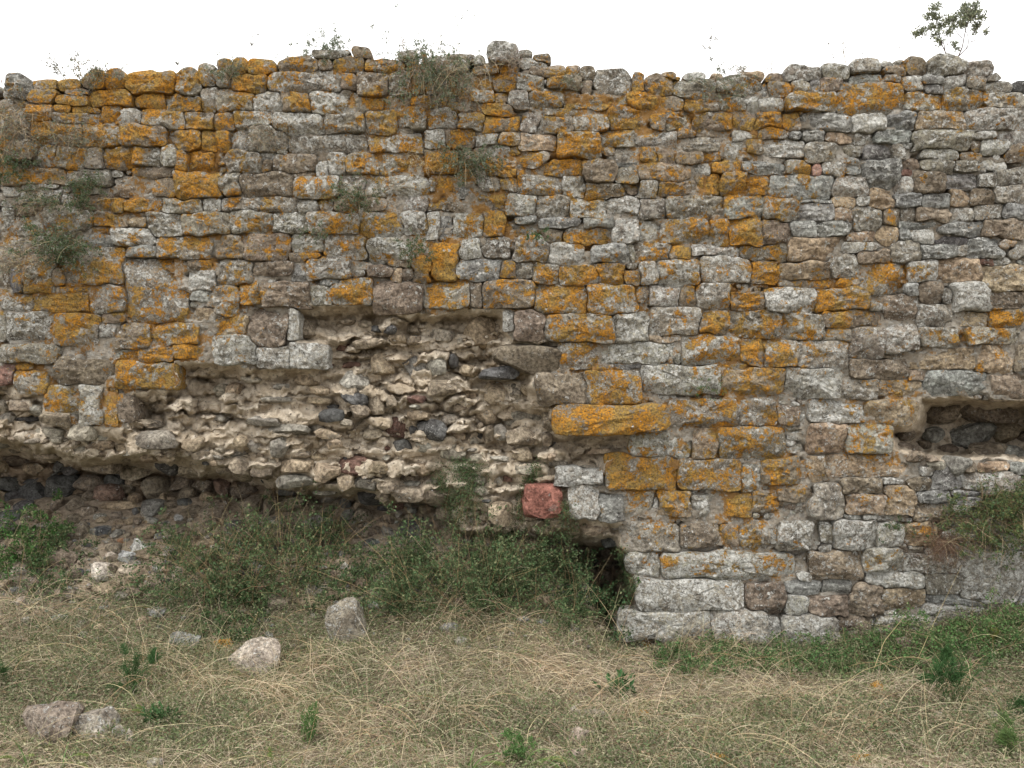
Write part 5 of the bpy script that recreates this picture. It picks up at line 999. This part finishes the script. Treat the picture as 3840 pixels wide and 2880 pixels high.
def foxtail(label, u, v, h, lean, nb=5):
    X, Y, Z = hit(u * S17, v * S17)
    e = bpy.data.objects.new('foxtail_grass', None); C.objects.link(e); e.location = (X, Y, Z); add_thing(e, label, 'grass clump')
    a = Acc(); P = paths(np.zeros((nb, 3)) + RNG.normal(size=(nb, 3)) * .01, np.c_[lean + RNG.normal(size=nb) * .3, -.1 + RNG.normal(size=nb) * .2, np.ones(nb)], h * RNG.uniform(.7, 1.1, nb), 10, 1.6, .04)
    ribbons(P, np.full(nb, .0075), cvar((.13, .21, .07), nb, .2), a); a.build('blade', M_LEAF, e)
    b = Acc(); P = paths(np.zeros((2, 3)), np.c_[np.full(2, lean) + RNG.normal(size=2) * .2, [-.1, -.2], [1, 1]], np.full(2, h * 1.05), 12, 1.7, .03)
    tubes(P, [.002, .002], cvar((.20, .25, .09), 2), b); b.build('stem', M_STEM, e)
    c = Acc(); q, d, _ = on_paths(P, 420, .68, 1.0); leaves(q, RNG.normal(size=q.shape) * .7 + d * 8, .010 * RNG.uniform(.6, 1.2, len(q)), .16, cvar((.24, .30, .10), len(q), .2), c); c.build('seed_head', M_LEAF, e)
for lb, u, v, h, ln in [('arching foxtail grass at the bottom edge, right of centre', 1245, 1665, .22, -.5), ('foxtail grass bending right at the bottom edge in the centre', 1015, 1672, .17, .4), ('bent foxtail grass next to the centre one', 1130, 1668, .20, .6),
                        ('foxtail grass with broad blades in the bottom left corner', 130, 1665, .16, .3), ('broad bladed green grass at the bottom left', 60, 1668, .14, -.2), ('foxtail grass at the bottom, left of centre', 590, 1668, .12, .3), ('foxtail grass stem above the pale blocky stones', 318, 1560, .10, -.2)]:
    foxtail(lb, u, v, h, ln)
def long_straw(label, pts, r=.0022):
    """each point: overview pixel and distance in front of the wall"""
    Q = []
    for (u, v, y) in pts:
        x, z = W(u * S17, v * S17, y); Q.append((x, y, z))
    Q = np.array(Q); g = terrain(Q[0, 0], Q[0, 1]); Q[0, 2] = g
    t = np.linspace(0, len(Q) - 1, 16); P = np.stack([np.interp(t, np.arange(len(Q)), Q[:, c]) for c in range(3)], 1)
    a = Acc(); tubes(P[None] - Q[0], [r], np.array([[.46, .37, .20]]), a); o = a.build('straw_stalk', M_STEM); o.location = Q[0]; add_thing(o, label, 'straw')
long_straw('long pale straw leaning right across the right wall foot, reaching highest', [(1915, 1560, -.75), (1975, 1440, -.6), (2020, 1340, -.5), (2078, 1220, -.4)])
long_straw('shorter pale straw left of the highest leaning one', [(1880, 1430, -.6), (1910, 1385, -.55), (1955, 1330, -.5)])
long_straw('horizontal straw crossing the right foreground', [(2205, 1420, -.6), (2100, 1440, -.62), (2010, 1375, -.5), (1850, 1340, -.45)], .0016)
long_straw('arched straw in the lower right grass', [(1780, 1500, -.9), (1860, 1450, -.85), (1960, 1415, -.8), (2050, 1440, -.78), (2110, 1480, -.8)], .0018)
long_straw('low arching straw across the bottom left slab', [(5, 1600, -1.4), (90, 1565, -1.35), (190, 1535, -1.3), (270, 1530, -1.25), (340, 1545, -1.25)], .002)
GROUPS = {'boulder': 'fallen stones lying in the grass', 'loose_stone': 'fallen stones lying in the grass', 'flat_rock': 'fallen stones lying in the grass', 'pebble': 'fallen stones lying in the grass',
          'stalk': 'thin stalks on the crest of the wall', 'cushion_plant': 'tufts growing on the wall', 'trailing_shrub': 'tufts growing on the wall', 'dry_tuft': 'dry tufts on the wall', 'bush': 'bushes at the foot of the wall',
          'climbing_plant': 'creepers on the broken wall', 'weed': 'weeds standing in the grass', 'foxtail_grass': 'foxtail grasses in the foreground', 'straw_stalk': 'long straws over the grass'}
for o in sc.objects:
    if o.parent is None and 'category' in o and o.name.split('.')[0] in GROUPS: o['group'] = GROUPS[o.name.split('.')[0]]
print('tris', sum(len(o.data.loops) - 2 * len(o.data.polygons) for o in sc.objects if o.type == 'MESH'), 'objects', len(sc.objects))
